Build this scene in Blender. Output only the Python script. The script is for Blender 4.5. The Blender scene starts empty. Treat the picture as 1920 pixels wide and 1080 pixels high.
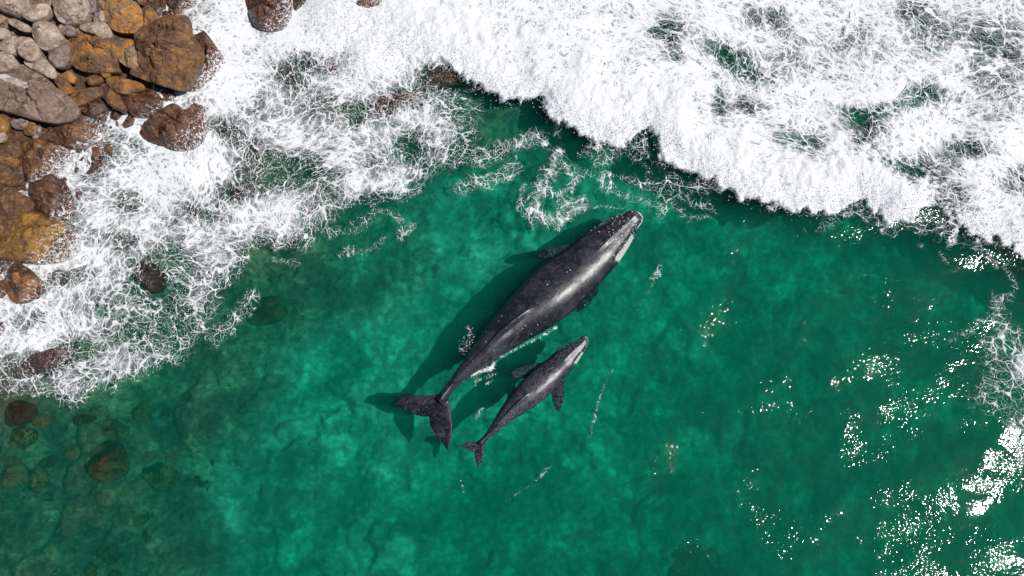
import bpy, math, random
import numpy as np
from mathutils import Vector, Matrix

# ------------------------------------------------------------------ camera, sky, sun, exposure
SC = bpy.context.scene
COL = SC.collection
F = 1493.0                       # focal length in 1920-wide pixels (28 mm)
TILT = math.radians(12.0)
H = 35.6
CAM = np.array([0.0, -H*math.tan(TILT), H])
cd = bpy.data.cameras.new('drone_camera')
cd.lens = 28.0; cd.sensor_width = 36.0; cd.clip_end = 2000.0
cam = bpy.data.objects.new('drone_camera', cd); COL.objects.link(cam)
cam.location = CAM; cam.rotation_euler = (TILT, 0, 0)
SC.camera = cam

SUN_EL = math.radians(54.0)
SUN_AZ = math.radians(-9.0)      # direction towards the sun, from +X
sd = Vector((math.cos(SUN_EL)*math.cos(SUN_AZ), math.cos(SUN_EL)*math.sin(SUN_AZ), math.sin(SUN_EL)))
world = bpy.data.worlds.new('World'); SC.world = world; world.use_nodes = True
wn = world.node_tree
sky = wn.nodes.new('ShaderNodeTexSky'); sky.sky_type = 'NISHITA'; sky.sun_disc = False
sky.sun_elevation = SUN_EL
sky.sun_rotation = math.atan2(sd.x, sd.y)
bg = wn.nodes['Background']; bg.inputs['Strength'].default_value = 0.05
wn.links.new(sky.outputs[0], bg.inputs['Color'])
sl = bpy.data.lights.new('sun', 'SUN'); sl.energy = 4.5; sl.angle = math.radians(0.8); sl.color = (1.0, 0.975, 0.945)
sun = bpy.data.objects.new('sun', sl); COL.objects.link(sun)
sun.rotation_euler = sd.to_track_quat('Z', 'Y').to_euler()
SC.view_settings.view_transform = 'Standard'; SC.view_settings.look = 'None'
SC.view_settings.exposure = 0.0; SC.view_settings.gamma = 1.0
SC.render.engine = 'CYCLES'
cy = SC.cycles
cy.use_denoising = True
cy.max_bounces = 8; cy.transparent_max_bounces = 10; cy.volume_bounces = 0
cy.diffuse_bounces = 2; cy.glossy_bounces = 2; cy.transmission_bounces = 2
cy.sample_clamp_direct = 0.0; cy.sample_clamp_indirect = 4.0
cy.caustics_reflective = False; cy.caustics_refractive = False

# ------------------------------------------------------------------ helpers
ST, CT = math.sin(TILT), math.cos(TILT)
def at(px, py, z=0.0):
    px = np.asarray(px, float); py = np.asarray(py, float)
    a = (px-960)/F; b = (540-py)/F
    dx = a; dy = ST + b*CT; dz = -CT + b*ST
    t = (z-H)/dz
    return np.stack([CAM[0]+dx*t, CAM[1]+dy*t, np.broadcast_to(z, dx.shape)+0*dx], -1)
def topx(x, y, z=0.0):
    vx = x-CAM[0]; vy = y-CAM[1]; vz = z-CAM[2]
    dep = vy*ST - vz*CT
    up = vy*CT + vz*ST
    return 960+F*vx/dep, 540-F*up/dep

def _h(ix, iy, iz, seed):
    h = (ix.astype(np.int64)*374761393 + iy.astype(np.int64)*668265263 + iz.astype(np.int64)*2147483647 + seed*1274126177) & 0xffffffff
    h = ((h ^ (h >> 13))*1274126177) & 0xffffffff
    h = ((h ^ (h >> 16))*2246822519) & 0xffffffff
    return ((h ^ (h >> 15)) & 0xffffff)/float(0xffffff)
def vnoise2(x, y, seed=0):
    xi = np.floor(x); yi = np.floor(y); fx = x-xi; fy = y-yi
    xi = xi.astype(np.int64); yi = yi.astype(np.int64); z = np.zeros_like(xi)
    u = fx*fx*fx*(fx*(fx*6-15)+10); v = fy*fy*fy*(fy*(fy*6-15)+10)
    a = _h(xi, yi, z, seed); b = _h(xi+1, yi, z, seed); c = _h(xi, yi+1, z, seed); d = _h(xi+1, yi+1, z, seed)
    return (a*(1-u)+b*u)*(1-v)+(c*(1-u)+d*u)*v
def fbm2(x, y, o=4, seed=0, gain=0.5):
    s = 0; a = 1; t = 0
    for k in range(o):
        s = s+a*vnoise2(x*2**k*1.03+17.3*k, y*2**k*0.97+9.1*k, seed+k*31); t += a; a *= gain
    return s/t
def vnoise3(x, y, z, seed=0):
    xi = np.floor(x); yi = np.floor(y); zi = np.floor(z); fx = x-xi; fy = y-yi; fz = z-zi
    xi = xi.astype(np.int64); yi = yi.astype(np.int64); zi = zi.astype(np.int64)
    u = fx*fx*(3-2*fx); v = fy*fy*(3-2*fy); w = fz*fz*(3-2*fz)
    def L(dz):
        a = _h(xi, yi, zi+dz, seed); b = _h(xi+1, yi, zi+dz, seed); c = _h(xi, yi+1, zi+dz, seed); d = _h(xi+1, yi+1, zi+dz, seed)
        return (a*(1-u)+b*u)*(1-v)+(c*(1-u)+d*u)*v
    return L(0)*(1-w)+L(1)*w
def fbm3(x, y, z, o=4, seed=0, gain=0.5):
    s = 0; a = 1; t = 0
    for k in range(o):
        s = s+a*vnoise3(x*2**k+17.3*k, y*2**k+9.1*k, z*2**k+3.7*k, seed+k*31); t += a; a *= gain
    return s/t
def worley2(x, y, seed=0):
    xi = np.floor(x).astype(np.int64); yi = np.floor(y).astype(np.int64); z = np.zeros_like(xi)
    f1 = np.full(x.shape, 9.0); f2 = f1.copy(); idv = np.zeros(x.shape)
    for dx in (-1, 0, 1):
        for dy in (-1, 0, 1):
            cx = xi+dx; cyy = yi+dy
            jx = cx+_h(cx, cyy, z, seed); jy = cyy+_h(cx, cyy, z+1, seed); r = _h(cx, cyy, z+2, seed)
            d = np.hypot(x-jx, y-jy)
            m = d < f1
            f2 = np.where(m, f1, np.minimum(f2, d)); idv = np.where(m, r, idv); f1 = np.where(m, d, f1)
    return f1, f2, idv
def sstep(a, b, x):
    t = np.clip((x-a)/(b-a), 0, 1); return t*t*(3-2*t)
def polydist(px, py, poly, closed=True):
    """signed distance in pixels, positive inside; unsigned for an open line"""
    P = np.asarray(poly, float); n = len(P)
    d = np.full(px.shape, 1e9); ins = np.zeros(px.shape, bool)
    for i in range(n if closed else n-1):
        a = P[i]; b = P[(i+1) % n]; e = b-a
        t = np.clip(((px-a[0])*e[0]+(py-a[1])*e[1])/max(e@e, 1e-9), 0, 1)
        d = np.minimum(d, np.hypot(px-a[0]-t*e[0], py-a[1]-t*e[1]))
        if closed:
            c = ((a[1] > py) != (b[1] > py)) & (px < (b[0]-a[0])*(py-a[1])/((b[1]-a[1]) if b[1] != a[1] else 1e-9)+a[0])
            ins ^= c
    return np.where(ins, d, -d) if closed else d

def newmesh(name, verts, faces, mat=None, smooth=True):
    """faces: (n,4) or (n,3) int array, or a list of both"""
    me = bpy.data.meshes.new(name)
    verts = np.asarray(verts, np.float32)
    fl = faces if isinstance(faces, list) else [faces]
    fl = [np.asarray(f, np.int32) for f in fl if len(f)]
    me.vertices.add(len(verts)); me.vertices.foreach_set('co', verts.ravel())
    nl = sum(f.size for f in fl); npoly = sum(len(f) for f in fl)
    me.loops.add(nl); me.loops.foreach_set('vertex_index', np.concatenate([f.ravel() for f in fl]))
    me.polygons.add(npoly)
    st = []; o = 0
    for f in fl:
        st.append(o+np.arange(len(f))*f.shape[1]); o += f.size
    me.polygons.foreach_set('loop_start', np.concatenate(st).astype(np.int32))
    me.update(calc_edges=True)
    if smooth: me.polygons.foreach_set('use_smooth', np.ones(npoly, bool))
    if mat: me.materials.append(mat)
    me.validate()
    return me
def fattr(me, name, arr):
    a = me.attributes.new(name, 'FLOAT', 'POINT'); a.data.foreach_set('value', np.asarray(arr, np.float32).ravel())
def vattr(me, name, arr):
    a = me.attributes.new(name, 'FLOAT_VECTOR', 'POINT'); a.data.foreach_set('vector', np.asarray(arr, np.float32).ravel())
def cattr(me, name, rgb, n):
    a = me.attributes.new(name, 'FLOAT_COLOR', 'POINT')
    arr = np.ones((n, 4), np.float32); arr[:, :3] = rgb; a.data.foreach_set('color', arr.ravel())
def obj(name, me, parent=None, label=None, cat=None, group=None, kind=None):
    o = bpy.data.objects.new(name, me); COL.objects.link(o)
    if parent: o.parent = parent
    if label: o['label'] = label
    if cat: o['category'] = cat
    if group: o['group'] = group
    if kind: o['kind'] = kind
    return o
def axis(lo, hi, step, far, g=1.25):
    c = list(np.arange(lo, hi+step/2, step)); s = step; a = [c[0]]
    while a[-1] > -far: s *= g; a.append(a[-1]-s)
    s = step; b = [c[-1]]
    while b[-1] < far: s *= g; b.append(b[-1]+s)
    return np.array(a[::-1][:-1]+c+b[1:])
def gridfaces(nx, ny):
    i = np.arange(ny-1)[:, None]*nx+np.arange(nx-1)[None, :]
    i = i.ravel(); return np.stack([i, i+1, i+nx+1, i+nx], -1)

# ------------------------------------------------------------------ material helper
class NT:
    def __init__(s, name):
        s.m = bpy.data.materials.new(name); s.m.use_nodes = True; s.t = s.m.node_tree
        s.t.nodes.clear(); s.out = s.n('ShaderNodeOutputMaterial')
    def n(s, typ, **kw):
        nd = s.t.nodes.new(typ)
        for k, v in kw.items(): setattr(nd, k, v)
        return nd
    def set(s, sock, v):
        if isinstance(v, bpy.types.NodeSocket): s.t.links.new(v, sock)
        elif v is not None:
            if isinstance(v, (tuple, list)) and len(v) == 3 and sock.type == 'RGBA': v = (*v, 1)
            sock.default_value = v
    def math(s, op, a, b=None, c=None, clamp=False):
        nd = s.n('ShaderNodeMath', operation=op, use_clamp=clamp)
        s.set(nd.inputs[0], a)
        if b is not None: s.set(nd.inputs[1], b)
        if c is not None: s.set(nd.inputs[2], c)
        return nd.outputs[0]
    def vmath(s, op, a, b=None, scale=None):
        nd = s.n('ShaderNodeVectorMath', operation=op); s.set(nd.inputs[0], a)
        if b is not None: s.set(nd.inputs[1], b)
        if scale is not None: s.set(nd.inputs['Scale'], scale)
        return nd.outputs[0]
    def attr(s, name, out='Fac'):
        return s.n('ShaderNodeAttribute', attribute_name=name).outputs[out]
    def noise(s, vec, scale, detail=3.0, rough=0.5, out='Fac', dist=0.0):
        nd = s.n('ShaderNodeTexNoise'); s.set(nd.inputs['Vector'], vec)
        s.set(nd.inputs['Scale'], scale); s.set(nd.inputs['Detail'], detail); s.set(nd.inputs['Roughness'], rough); s.set(nd.inputs['Distortion'], dist)
        return nd.outputs[out]
    def voro(s, vec, scale, feature='F1', out='Distance', rand=1.0):
        nd = s.n('ShaderNodeTexVoronoi', feature=feature); s.set(nd.inputs['Vector'], vec); s.set(nd.inputs['Scale'], scale)
        s.set(nd.inputs['Randomness'], rand)
        return nd.outputs[out]
    def ss(s, v, a, b, lo=0.0, hi=1.0, kind='SMOOTHSTEP'):
        nd = s.n('ShaderNodeMapRange', interpolation_type=kind)
        s.set(nd.inputs[0], v); s.set(nd.inputs[1], a); s.set(nd.inputs[2], b); s.set(nd.inputs[3], lo); s.set(nd.inputs[4], hi)
        return nd.outputs[0]
    def mix(s, f, a, b, mode='MIX'):
        nd = s.n('ShaderNodeMix', data_type='RGBA', blend_type=mode)
        s.set(nd.inputs[0], f); s.set(nd.inputs[6], a); s.set(nd.inputs[7], b); return nd.outputs[2]
    def mixs(s, f, a, b):
        nd = s.n('ShaderNodeMixShader'); s.set(nd.inputs[0], f); s.t.links.new(a, nd.inputs[1]); s.t.links.new(b, nd.inputs[2]); return nd.outputs[0]
    def bump(s, h, dist, strength=1.0, normal=None):
        nd = s.n('ShaderNodeBump'); s.set(nd.inputs['Height'], h); s.set(nd.inputs['Distance'], dist); s.set(nd.inputs['Strength'], strength)
        if normal is not None: s.set(nd.inputs['Normal'], normal)
        return nd.outputs[0]
    def bsdf(s, color, rough, normal=None, spec=0.5, **kw):
        nd = s.n('ShaderNodeBsdfPrincipled'); s.set(nd.inputs['Base Color'], color); s.set(nd.inputs['Roughness'], rough)
        s.set(nd.inputs['Specular IOR Level'], spec)
        if normal is not None: s.set(nd.inputs['Normal'], normal)
        for k, v in kw.items(): s.set(nd.inputs[k.replace('_', ' ')], v)
        return nd.outputs[0]
    def n_len(s, a, b):
        nd = s.n('ShaderNodeVectorMath', operation='DISTANCE'); s.set(nd.inputs[0], a); nd.inputs[1].default_value = b
        return nd.outputs['Value']
    def pos(s): return s.n('ShaderNodeNewGeometry').outputs['Position']
    def objc(s): return s.n('ShaderNodeTexCoord').outputs['Object']
    def surf(s, sh): s.t.links.new(sh, s.out.inputs['Surface']); return s.m

# ------------------------------------------------------------------ the water level, depth of the bottom, foam cover (all in metres on the map)
FRONT = [(560,-260),(600,-60),(650,-10),(700,60),(760,112),(830,122),(870,150),(905,172),(940,192),(1010,186),(1035,232),(1090,262),(1150,283),(1215,256),
         (1250,318),(1300,338),(1345,352),(1400,382),(1450,386),(1500,400),(1560,404),(1612,378),(1650,418),(1700,424),(1725,400),(1760,396),(1810,430),(1860,452),(1925,492),(2100,570),(2600,700)]
SURF = FRONT+[(3200,-1500),(-200,-1500),(-200,-600)]
SHORE = [(-600,-700),(480,-500),(560,-260),(640,-60),(700,60),(760,112),(830,122),(900,175),(965,225),(1020,262),(1010,300),(940,320),(880,345),(820,355),(760,388),(700,378),(650,395),
         (610,430),(590,462),(540,474),(490,478),(455,505),(430,545),(420,590),(385,615),(375,655),(330,690),(290,705),(230,722),(175,745),(132,775),(95,752),(0,742),(-300,715),(-900,760)]
BEDPTS = [(-300,-300,2.6),(0,0,1.25),(180,70,.85),(420,70,-0.6),(420,180,-.7),(340,60,.0),(0,280,0.5),(80,420,-0.25),(0,560,-0.3),(250,200,-0.15),(120,260,.1),(300,130,.0),(300,17,.1),(170,275,-.4),(300,330,-0.45),(500,40,-0.4),(0,700,-0.6),(-300,700,0.3),(200,600,-0.9),(400,440,-0.9),
          (600,200,-0.9),(700,90,-0.8),(850,180,-1.1),(600,-200,-0.2),(300,740,-1.6),(500,540,-1.5),(100,880,-1.15),(240,1000,-1.5),(0,1080,-1.3),(450,900,-2.7),(520,1080,-3.0),
          (700,450,-2.3),(600,700,-3.0),(900,350,-2.8),(1000,600,-3.3),(880,620,-3.2),(1200,200,-3.0),(1500,100,-3.3),(1900,100,-3.7),(1500,700,-4.4),(1900,900,-5.2),(1400,1000,-4.8),
          (900,950,-3.7),(2400,500,-6.5),(960,1500,-5.8),(0,1500,-3.0),(1900,1500,-6.8),(1000,-400,-2.5),(-700,1100,-0.6),(-700,200,3.0)]
_bp = np.array([[*at(a, b, 0.0)[:2], c] for a, b, c in BEDPTS])
def bed_smooth(x, y):
    num = 0; den = 0
    for bx, by, bz in _bp:
        w = 1.0/((x-bx)**2+(y-by)**2+3.0)**2
        num = num+w*bz; den = den+w
    return num/den
DIPS = [(400,165,1.5,.55),(400,60,1.4,.55),(350,20,1.0,.4),(165,285,1.2,.35),(330,215,1.0,.3)]
def bed(x, y):
    z = bed_smooth(x, y)
    for qx_, qy_, qr_, qd_ in DIPS:
        c_ = at(qx_, qy_); z = z-qd_*np.exp(-((x-c_[0])**2+(y-c_[1])**2)/qr_**2)
    uw = sstep(0.2, -1.2, z)
    f1, f2, i1 = worley2(x*0.42+fbm2(x*.7, y*.7, 2, 3), y*0.42+fbm2(x*.7, y*.7, 2, 4), 5)
    z = z+uw*(0.55*(fbm2(x*.22, y*.22, 3, 8)-.5)*2+0.34*i1*np.sqrt(np.clip(1-(f1/.75)**2, 0, 1))*sstep(0, .3, f2-f1))
    g1, g2, i2 = worley2(x*1.1+fbm2(x, y, 2, 13), y*1.1+fbm2(x, y, 2, 14), 15)
    z = z+(0.14*i2*np.sqrt(np.clip(1-(g1/.7)**2, 0, 1)))*sstep(0, .3, g2-g1)
    h1, h2, i3 = worley2(x*3.1+fbm2(x*2, y*2, 2, 23)*.6, y*3.1, 25)
    z = z+(1-.45*uw)*(0.13*i3+.06)*np.sqrt(np.clip(1-(h1/.62)**2, 0, 1))+.04*(fbm2(x*3, y*3, 3, 33)-.5)
    return z
def swell(x, y):
    z = 0.055*np.sin(x*.42-y*.95+1.7*fbm2(x*.15, y*.15, 2, 41)*6)*1.0
    z = z+0.10*(fbm2(x*.55+3, y*.8, 3, 42)-.5)
    px, py = topx(x, y)
    calm = 1-.65*np.exp(-(((px-1000)/330)**2+((py-620)/300)**2))
    return z*calm
def surf_rise(px, py):
    d = polydist(px, py, SURF)/41.0
    wob = (fbm2(px/60., py/60., 3, 51)-.5)*1.2
    dd = d+wob*.6
    hi = .85*sstep(820, 1050, px)*(1-.55*sstep(1600, 1800, px))+.15
    rise = .30*hi*sstep(-.2, 1.8, dd)*(1-.72*sstep(1.5, 7.0, dd))
    dip = -.0*np.exp(-((dd+1.3)/.9)**2)*sstep(700, 1000, px)
    return rise+dip, d, wob
def zsurf(x, y):
    px, py = topx(x, y)
    r, d, w = surf_rise(px, py)
    return swell(x, y)+r

def blob(px, py, cx, cy, rx, ry, ang=0.0):
    c, s = math.cos(math.radians(ang)), math.sin(math.radians(ang))
    dx = (px-cx)*c+(py-cy)*s; dy = -(px-cx)*s+(py-cy)*c
    return np.exp(-((dx/rx)**2+(dy/ry)**2))
HOLES = [(1250,60,42,34,70,.75),(1160,30,30,14,10,.35),(1430,35,55,22,10,.45),(1345,90,45,26,30,.45),(1395,130,48,26,20,.55),(1345,205,14,42,0,.45),(1400,208,40,16,10,.5),
         (1610,230,52,28,20,.75),(1660,205,45,20,-20,.6),(1615,285,22,40,-25,.6),(1740,185,40,26,0,.6),(1470,265,45,30,30,.45),(1525,265,30,20,0,.4),(1575,320,45,22,20,.45),
         (1680,330,55,28,10,.6),(1730,350,60,32,10,.55),(1775,290,35,24,0,.5),(1830,285,28,22,0,.5),(1900,345,45,30,0,.45),(1830,70,70,60,0,.42),(1730,60,50,50,0,.38),(1890,110,50,60,0,.42),
         (1600,60,60,40,0,.32),(1500,120,60,40,0,.25),(1850,200,70,50,0,.36),(1700,20,30,22,0,.35),(1760,370,60,22,15,.6),(1650,370,40,24,0,.4),(1300,190,18,30,0,.3),(1270,120,30,20,0,.25),
         (1100,30,40,20,0,.2),(1040,110,30,20,0,.16),
         (560,120,45,26,-25,.45),(640,110,55,24,-25,.45),(540,150,30,22,0,.4),(740,190,60,24,-15,.55),(830,145,45,18,10,.6),(425,250,28,22,0,.5),(470,285,40,26,0,.35),(600,200,50,30,0,.3),
         (560,320,45,28,20,.5),(610,310,26,36,0,.4),(450,355,32,22,0,.55),(500,330,45,24,20,.4),(670,215,22,26,0,.45),(480,210,45,30,0,.3),(775,275,34,26,0,.6),(845,320,60,28,-10,.4),(700,300,40,30,0,.3),
         (190,300,45,24,-50,.45),(235,380,34,24,20,.45),(225,455,34,16,10,.5),(280,520,42,34,0,.62),(300,560,38,30,0,.55),(130,520,45,16,-15,.45),(340,480,36,28,0,.35),(80,680,65,22,-12,.6),
         (190,575,30,26,0,.45),(240,620,45,30,0,.35),(155,650,34,22,0,.4),(320,620,45,34,0,.35),(60,600,40,22,0,.4),(370,400,40,26,0,.35),(260,270,30,18,0,.25),(130,400,24,40,0,.25),
         (920,240,60,36,20,.45),(960,300,40,26,0,.45),(880,270,40,24,0,.25),(395,235,25,20,0,.35),(330,110,26,40,20,.25)]
FILLS = [(730,70,70,90,0,.9),(640,-20,90,100,0,.8),(800,60,80,60,0,.6),(430,200,90,60,-40,.3),(680,330,90,40,30,.35),(600,60,80,60,0,.35),(350,300,80,50,0,.3),(820,30,130,60,0,.5),(470,420,90,40,-40,.25),(100,640,60,40,0,.2),(200,680,40,26,0,.3),(140,730,26,24,0,.2),
         (760,330,50,26,0,.15),(420,90,50,60,0,.35),(150,480,80,20,-10,.2),(40,600,50,20,0,.2)]
LINES = [ # thin lace drawn as lines in the map: points, half width, density
 ([(1050,290),(1030,330),(1005,365),(1000,395),(1020,412),(1045,418),(1062,405),(1085,392)],11,.62),
 ([(1060,300),(1075,330),(1070,355),(1050,372)],9,.52),([(1035,360),(1060,385),(1095,375)],8,.5),([(985,350),(975,385),(1000,415)],8,.4),
 ([(1010,260),(1050,300),(1100,330),(1150,330),(1200,345)],10,.31),([(1200,345),(1250,355),(1290,372),(1340,395)],10,.29),([(1190,300),(1215,330),(1230,350)],8,.34),([(1240,370),(1290,400),(1330,412)],9,.28),
 ([(1120,345),(1180,372),(1240,392)],10,.33),([(900,300),(960,270),(1010,262)],14,.5),([(860,352),(930,335),(960,318)],14,.42),([(700,395),(745,405),(770,420),(755,440)],8,.35),
 ([(620,440),(660,430),(700,410)],12,.3),([(640,480),(690,470),(715,455)],9,.3),([(520,490),(560,500)],8,.3),([(400,640),(440,600),(470,560)],16,.36),([(385,560),(370,620),(340,650)],20,.42),
 ([(870,640),(885,620)],9,.34),([(865,655),(880,640)],8,.30),([(885,706),(905,693),(925,684)],4.5,.75),([(895,712),(925,700)],4,.4),([(955,660),(990,645),(1045,612)],2.2,.42),([(905,682),(955,660)],2.6,.5),
 ([(1230,520),(1210,560),(1190,590)],2.2,.21),([(1150,690),(1125,740),(1105,820)],3.0,.23),([(1085,398),(1130,385),(1165,392)],3,.3),([(1140,500),(1170,470),(1190,440)],1.6,.35),
 ([(1030,875),(1000,905),(950,940)],3.0,.22),([(865,900),(870,925)],3,.3),([(1230,515),(1240,505)],5,.4),([(890,785),(905,765)],2.5,.42),([(912,720),(922,716)],3,.5),
 ([(1780,400),(1790,430),(1785,455)],6,.6),([(1850,450),(1830,460),(1870,500)],8,.5),([(1760,470),(1775,500)],4,.3),([(1880,560),(1865,590),(1885,625)],12,.48),([(1850,640),(1870,680),(1850,730)],16,.42),
 ([(1840,735),(1870,760),(1920,800)],14,.4),([(1900,800),(1915,860)],16,.42),([(1780,640),(1820,620),(1850,600)],10,.25),([(1890,500),(1900,540)],8,.3)]
def foam_density(px, py, d_surf, wob):
    wpx = px+(fbm2(px/45., py/45., 4, 61)-.5)*46; wpy = py+(fbm2(px/45., py/45., 4, 62)-.5)*46
    ds = polydist(wpx, wpy, SHORE)
    ed = d_surf*41.0+(fbm2(px/16., py/16., 4, 63)-.5)*34+wob*14
    white = sstep(-3, 8, ed)*(1-.85*sstep(18, 130, ed+(fbm2(px/60., py/60., 4, 64)-.5)*150))
    white *= sstep(480, 640, px)*(1-.55*sstep(1700, 1760, px))
    white = np.maximum(white, .95*np.clip(1.5*blob(wpx, wpy, 700, 30, 95, 95, -30), 0, 1))
    surfD = sstep(-3, 7, ed)*(1.0-.08*sstep(1250, 1700, px)+.10*(fbm2(px/130., py/130., 3, 65)-.5)*2)
    shoreD = sstep(-16, 34, ds)*(.46+.30*sstep(0, 110, ds)+.10*(fbm2(px/90., py/90., 3, 66)-.5)*2)
    surfD = np.maximum(surfD, .32*sstep(-60, -8, ed)*sstep(.42, .62, fbm2(px/75., py/75., 3, 67)))
    D = np.maximum(surfD, shoreD)
    for cx, cy, rx, ry, a, s in HOLES: D = D-s*(.75 if cx > 1560 and cy < 260 else .95)*blob(wpx*.5+px*.5, wpy*.5+py*.5, cx, cy, rx*1.05, ry*1.05, a)
    for cx, cy, rx, ry, a, s in FILLS: D = D+s*.75*blob(px, py, cx, cy, rx, ry, a)
    D = np.clip(D, 0, 1.1)
    w2 = px+(fbm2(px/22., py/22., 3, 71)-.5)*22; w3 = py+(fbm2(px/22., py/22., 3, 72)-.5)*22
    for pts, hw, dn in LINES:
        P = np.array(pts)
        m = (px > P[:, 0].min()-80) & (px < P[:, 0].max()+80) & (py > P[:, 1].min()-80) & (py < P[:, 1].max()+80)
        if hw < 4: dd = polydist(px[m]+(w2[m]-px[m])*.25, py[m]+(w3[m]-py[m])*.25, P, False)
        else: dd = polydist(w2[m], w3[m], P, False)
        D[m] = np.maximum(D[m], dn*np.exp(-(dd/(hw*1.25))**2))
    D = np.maximum(D, .80*blob(w2, w3, 1925, 690, 42, 62)); D = np.maximum(D, .46*blob(w2, w3, 1905, 700, 75, 95))
    D = np.maximum(D, white)
    return D, white, ds

# ------------------------------------------------------------------ materials
def mat_water():
    T = NT('sea_water_surface'); p = T.pos()
    s = T.vmath('MULTIPLY', p, (1, 1, 0))
    w = T.vmath('ADD', s, T.vmath('SCALE', T.noise(s, .5, 2, out='Color'), scale=1.2))
    big = T.noise(w, .9, 3, .55)
    mid = T.noise(w, 3.2, 3, .6)
    fin = T.noise(s, 7.5, 1.5, .5)
    gust = T.ss(T.noise(s, .33, 3, .6), .40, .66, .25, 1.45)
    h = T.math('ADD', T.math('MULTIPLY', big, .020), T.math('MULTIPLY', gust, T.math('ADD', T.math('MULTIPLY', mid, .008), T.math('MULTIPLY', fin, .0195))))
    nrm = T.bump(h, 1.0)
    fr = T.n('ShaderNodeFresnel'); fr.inputs['IOR'].default_value = 1.33; T.t.links.new(nrm, fr.inputs['Normal'])
    geo = T.n('ShaderNodeNewGeometry')
    f = T.math('MULTIPLY', fr.outputs[0], T.math('SUBTRACT', 1.0, geo.outputs['Backfacing']))
    gl = T.n('ShaderNodeBsdfGlossy'); gl.inputs['Roughness'].default_value = .05; T.t.links.new(nrm, gl.inputs['Normal'])
    tr = T.n('ShaderNodeBsdfTransparent')
    T.surf(T.mixs(f, tr.outputs[0], gl.outputs[0]))
    vs = T.n('ShaderNodeVolumeScatter'); vs.inputs['Color'].default_value = (.002, 1.0, .62, 1); vs.inputs['Density'].default_value = .10; vs.inputs['Anisotropy'].default_value = 0.0
    va = T.n('ShaderNodeVolumeAbsorption'); va.inputs['Color'].default_value = (.18, .870, .795, 1); va.inputs['Density'].default_value = .90
    ad = T.n('ShaderNodeAddShader'); T.t.links.new(vs.outputs[0], ad.inputs[0]); T.t.links.new(va.outputs[0], ad.inputs[1])
    T.t.links.new(ad.outputs[0], T.out.inputs['Volume'])
    return T.m
def mat_foam():
    T = NT('sea_foam_lace')
    P = T.attr('fuv', 'Vector'); D = T.attr('dens'); W = T.attr('white')
    wc = T.vmath('SUBTRACT', T.noise(P, .55, 3, .55, out='Color'), (.5, .5, .5))
    P1 = T.vmath('ADD', P, T.vmath('SCALE', wc, scale=1.5))
    wf = T.vmath('SUBTRACT', T.noise(P, 2.6, 2, .5, out='Color'), (.5, .5, .5))
    P2 = T.vmath('ADD', P1, T.vmath('SCALE', wf, scale=.24))
    n1 = T.math('SUBTRACT', T.noise(P1, .45, 3, .6), .5)
    n2 = T.math('SUBTRACT', T.noise(P1, 1.7, 3, .6), .5)
    n3 = T.math('SUBTRACT', T.noise(P1, 5.5, 3, .6), .5)
    Dm = T.math('ADD', D, T.math('ADD', T.math('MULTIPLY', n1, .60), T.math('MULTIPLY', n2, .38)))
    var = T.noise(P1, 2.9, 3, .6)
    def lace(scale, vec, kw, gain, soft, lim=.2):
        e = T.voro(vec, scale, 'DISTANCE_TO_EDGE')
        e = T.math('ADD', e, T.math('MULTIPLY', n3, .04))
        w = T.math('MINIMUM', T.math('MULTIPLY', T.math('POWER', T.math('MAXIMUM', T.math('ADD', Dm, kw), 0.0), 1.7), gain), lim)
        a = T.ss(e, T.math('MULTIPLY', w, soft), T.math('ADD', w, .012), 1.0, 0.0)
        on = T.math('MULTIPLY', T.ss(Dm, .08, .30), T.math('MAXIMUM', T.ss(var, .36, .60, .45, 1.0), T.ss(Dm, .55, .9)))
        return T.math('MULTIPLY', a, on)
    a1 = lace(1.1, P2, .0, .15, .0)
    a2 = lace(2.6, P2, -.02, .20, .0)
    a3 = T.math('MULTIPLY', lace(6.2, P2, -.05, .24, .0), T.ss(Dm, .30, .75, .25, .9))
    def inv(x): return T.math('SUBTRACT', 1.0, x)
    keep = T.math('MULTIPLY', T.math('MULTIPLY', inv(T.math('MULTIPLY', a1, .95)), inv(T.math('MULTIPLY', a2, .9))), inv(a3))
    # thin milky film between the strands
    film = T.math('MULTIPLY', T.ss(T.math('ADD', Dm, T.math('MULTIPLY', T.math('SUBTRACT', T.noise(P2, 3.2, 4, .65), .5), .55)), .41, .93, 0, .82), T.ss(T.noise(P2, 5, 4, .62), .30, .62, .35, 1.0))
    keep = T.math('MULTIPLY', keep, inv(film))
    # droplets and broken bits at low cover
    sp = T.voro(T.vmath('ADD', P, T.vmath('SCALE', wf, scale=.2)), 7.0, 'F1')
    dots = T.math('MULTIPLY', T.ss(sp, .12, .22, 1, 0), T.ss(T.math('ADD', D, T.math('MULTIPLY', n2, .5)), .14, .45))
    keep = T.math('MULTIPLY', keep, inv(T.math('MULTIPLY', dots, .85)))
    We = T.ss(T.math('ADD', W, T.math('MULTIPLY', T.math('SUBTRACT', T.noise(P, 5.5, 6, .78), .5), 1.7)), .30, .66)
    keep = T.math('MULTIPLY', keep, inv(We))
    a = inv(keep)
    a = T.math('MULTIPLY', a, T.ss(D, .02, .12))
    # body: strands stand proud, whitewater is lumpy
    hl = T.math('MULTIPLY', a, .035)
    bl = T.math('MULTIPLY', T.noise(T.pos(), 2.2, 6, .66), T.math('MULTIPLY', W, .22))
    bf = T.math('MULTIPLY', T.noise(P1, 16, 3, .6), .022)
    nrm = T.bump(T.math('ADD', T.math('ADD', hl, bl), bf), 1.0, .9)
    col = T.mix(T.ss(a, .2, .9), (.56, .61, .61), (.79, .80, .81))
    df = T.n('ShaderNodeBsdfDiffuse'); T.set(df.inputs['Color'], col); T.t.links.new(nrm, df.inputs['Normal'])
    tr = T.n('ShaderNodeBsdfTransparent')
    return T.surf(T.mixs(a, tr.outputs[0], df.outputs[0]))
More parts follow.
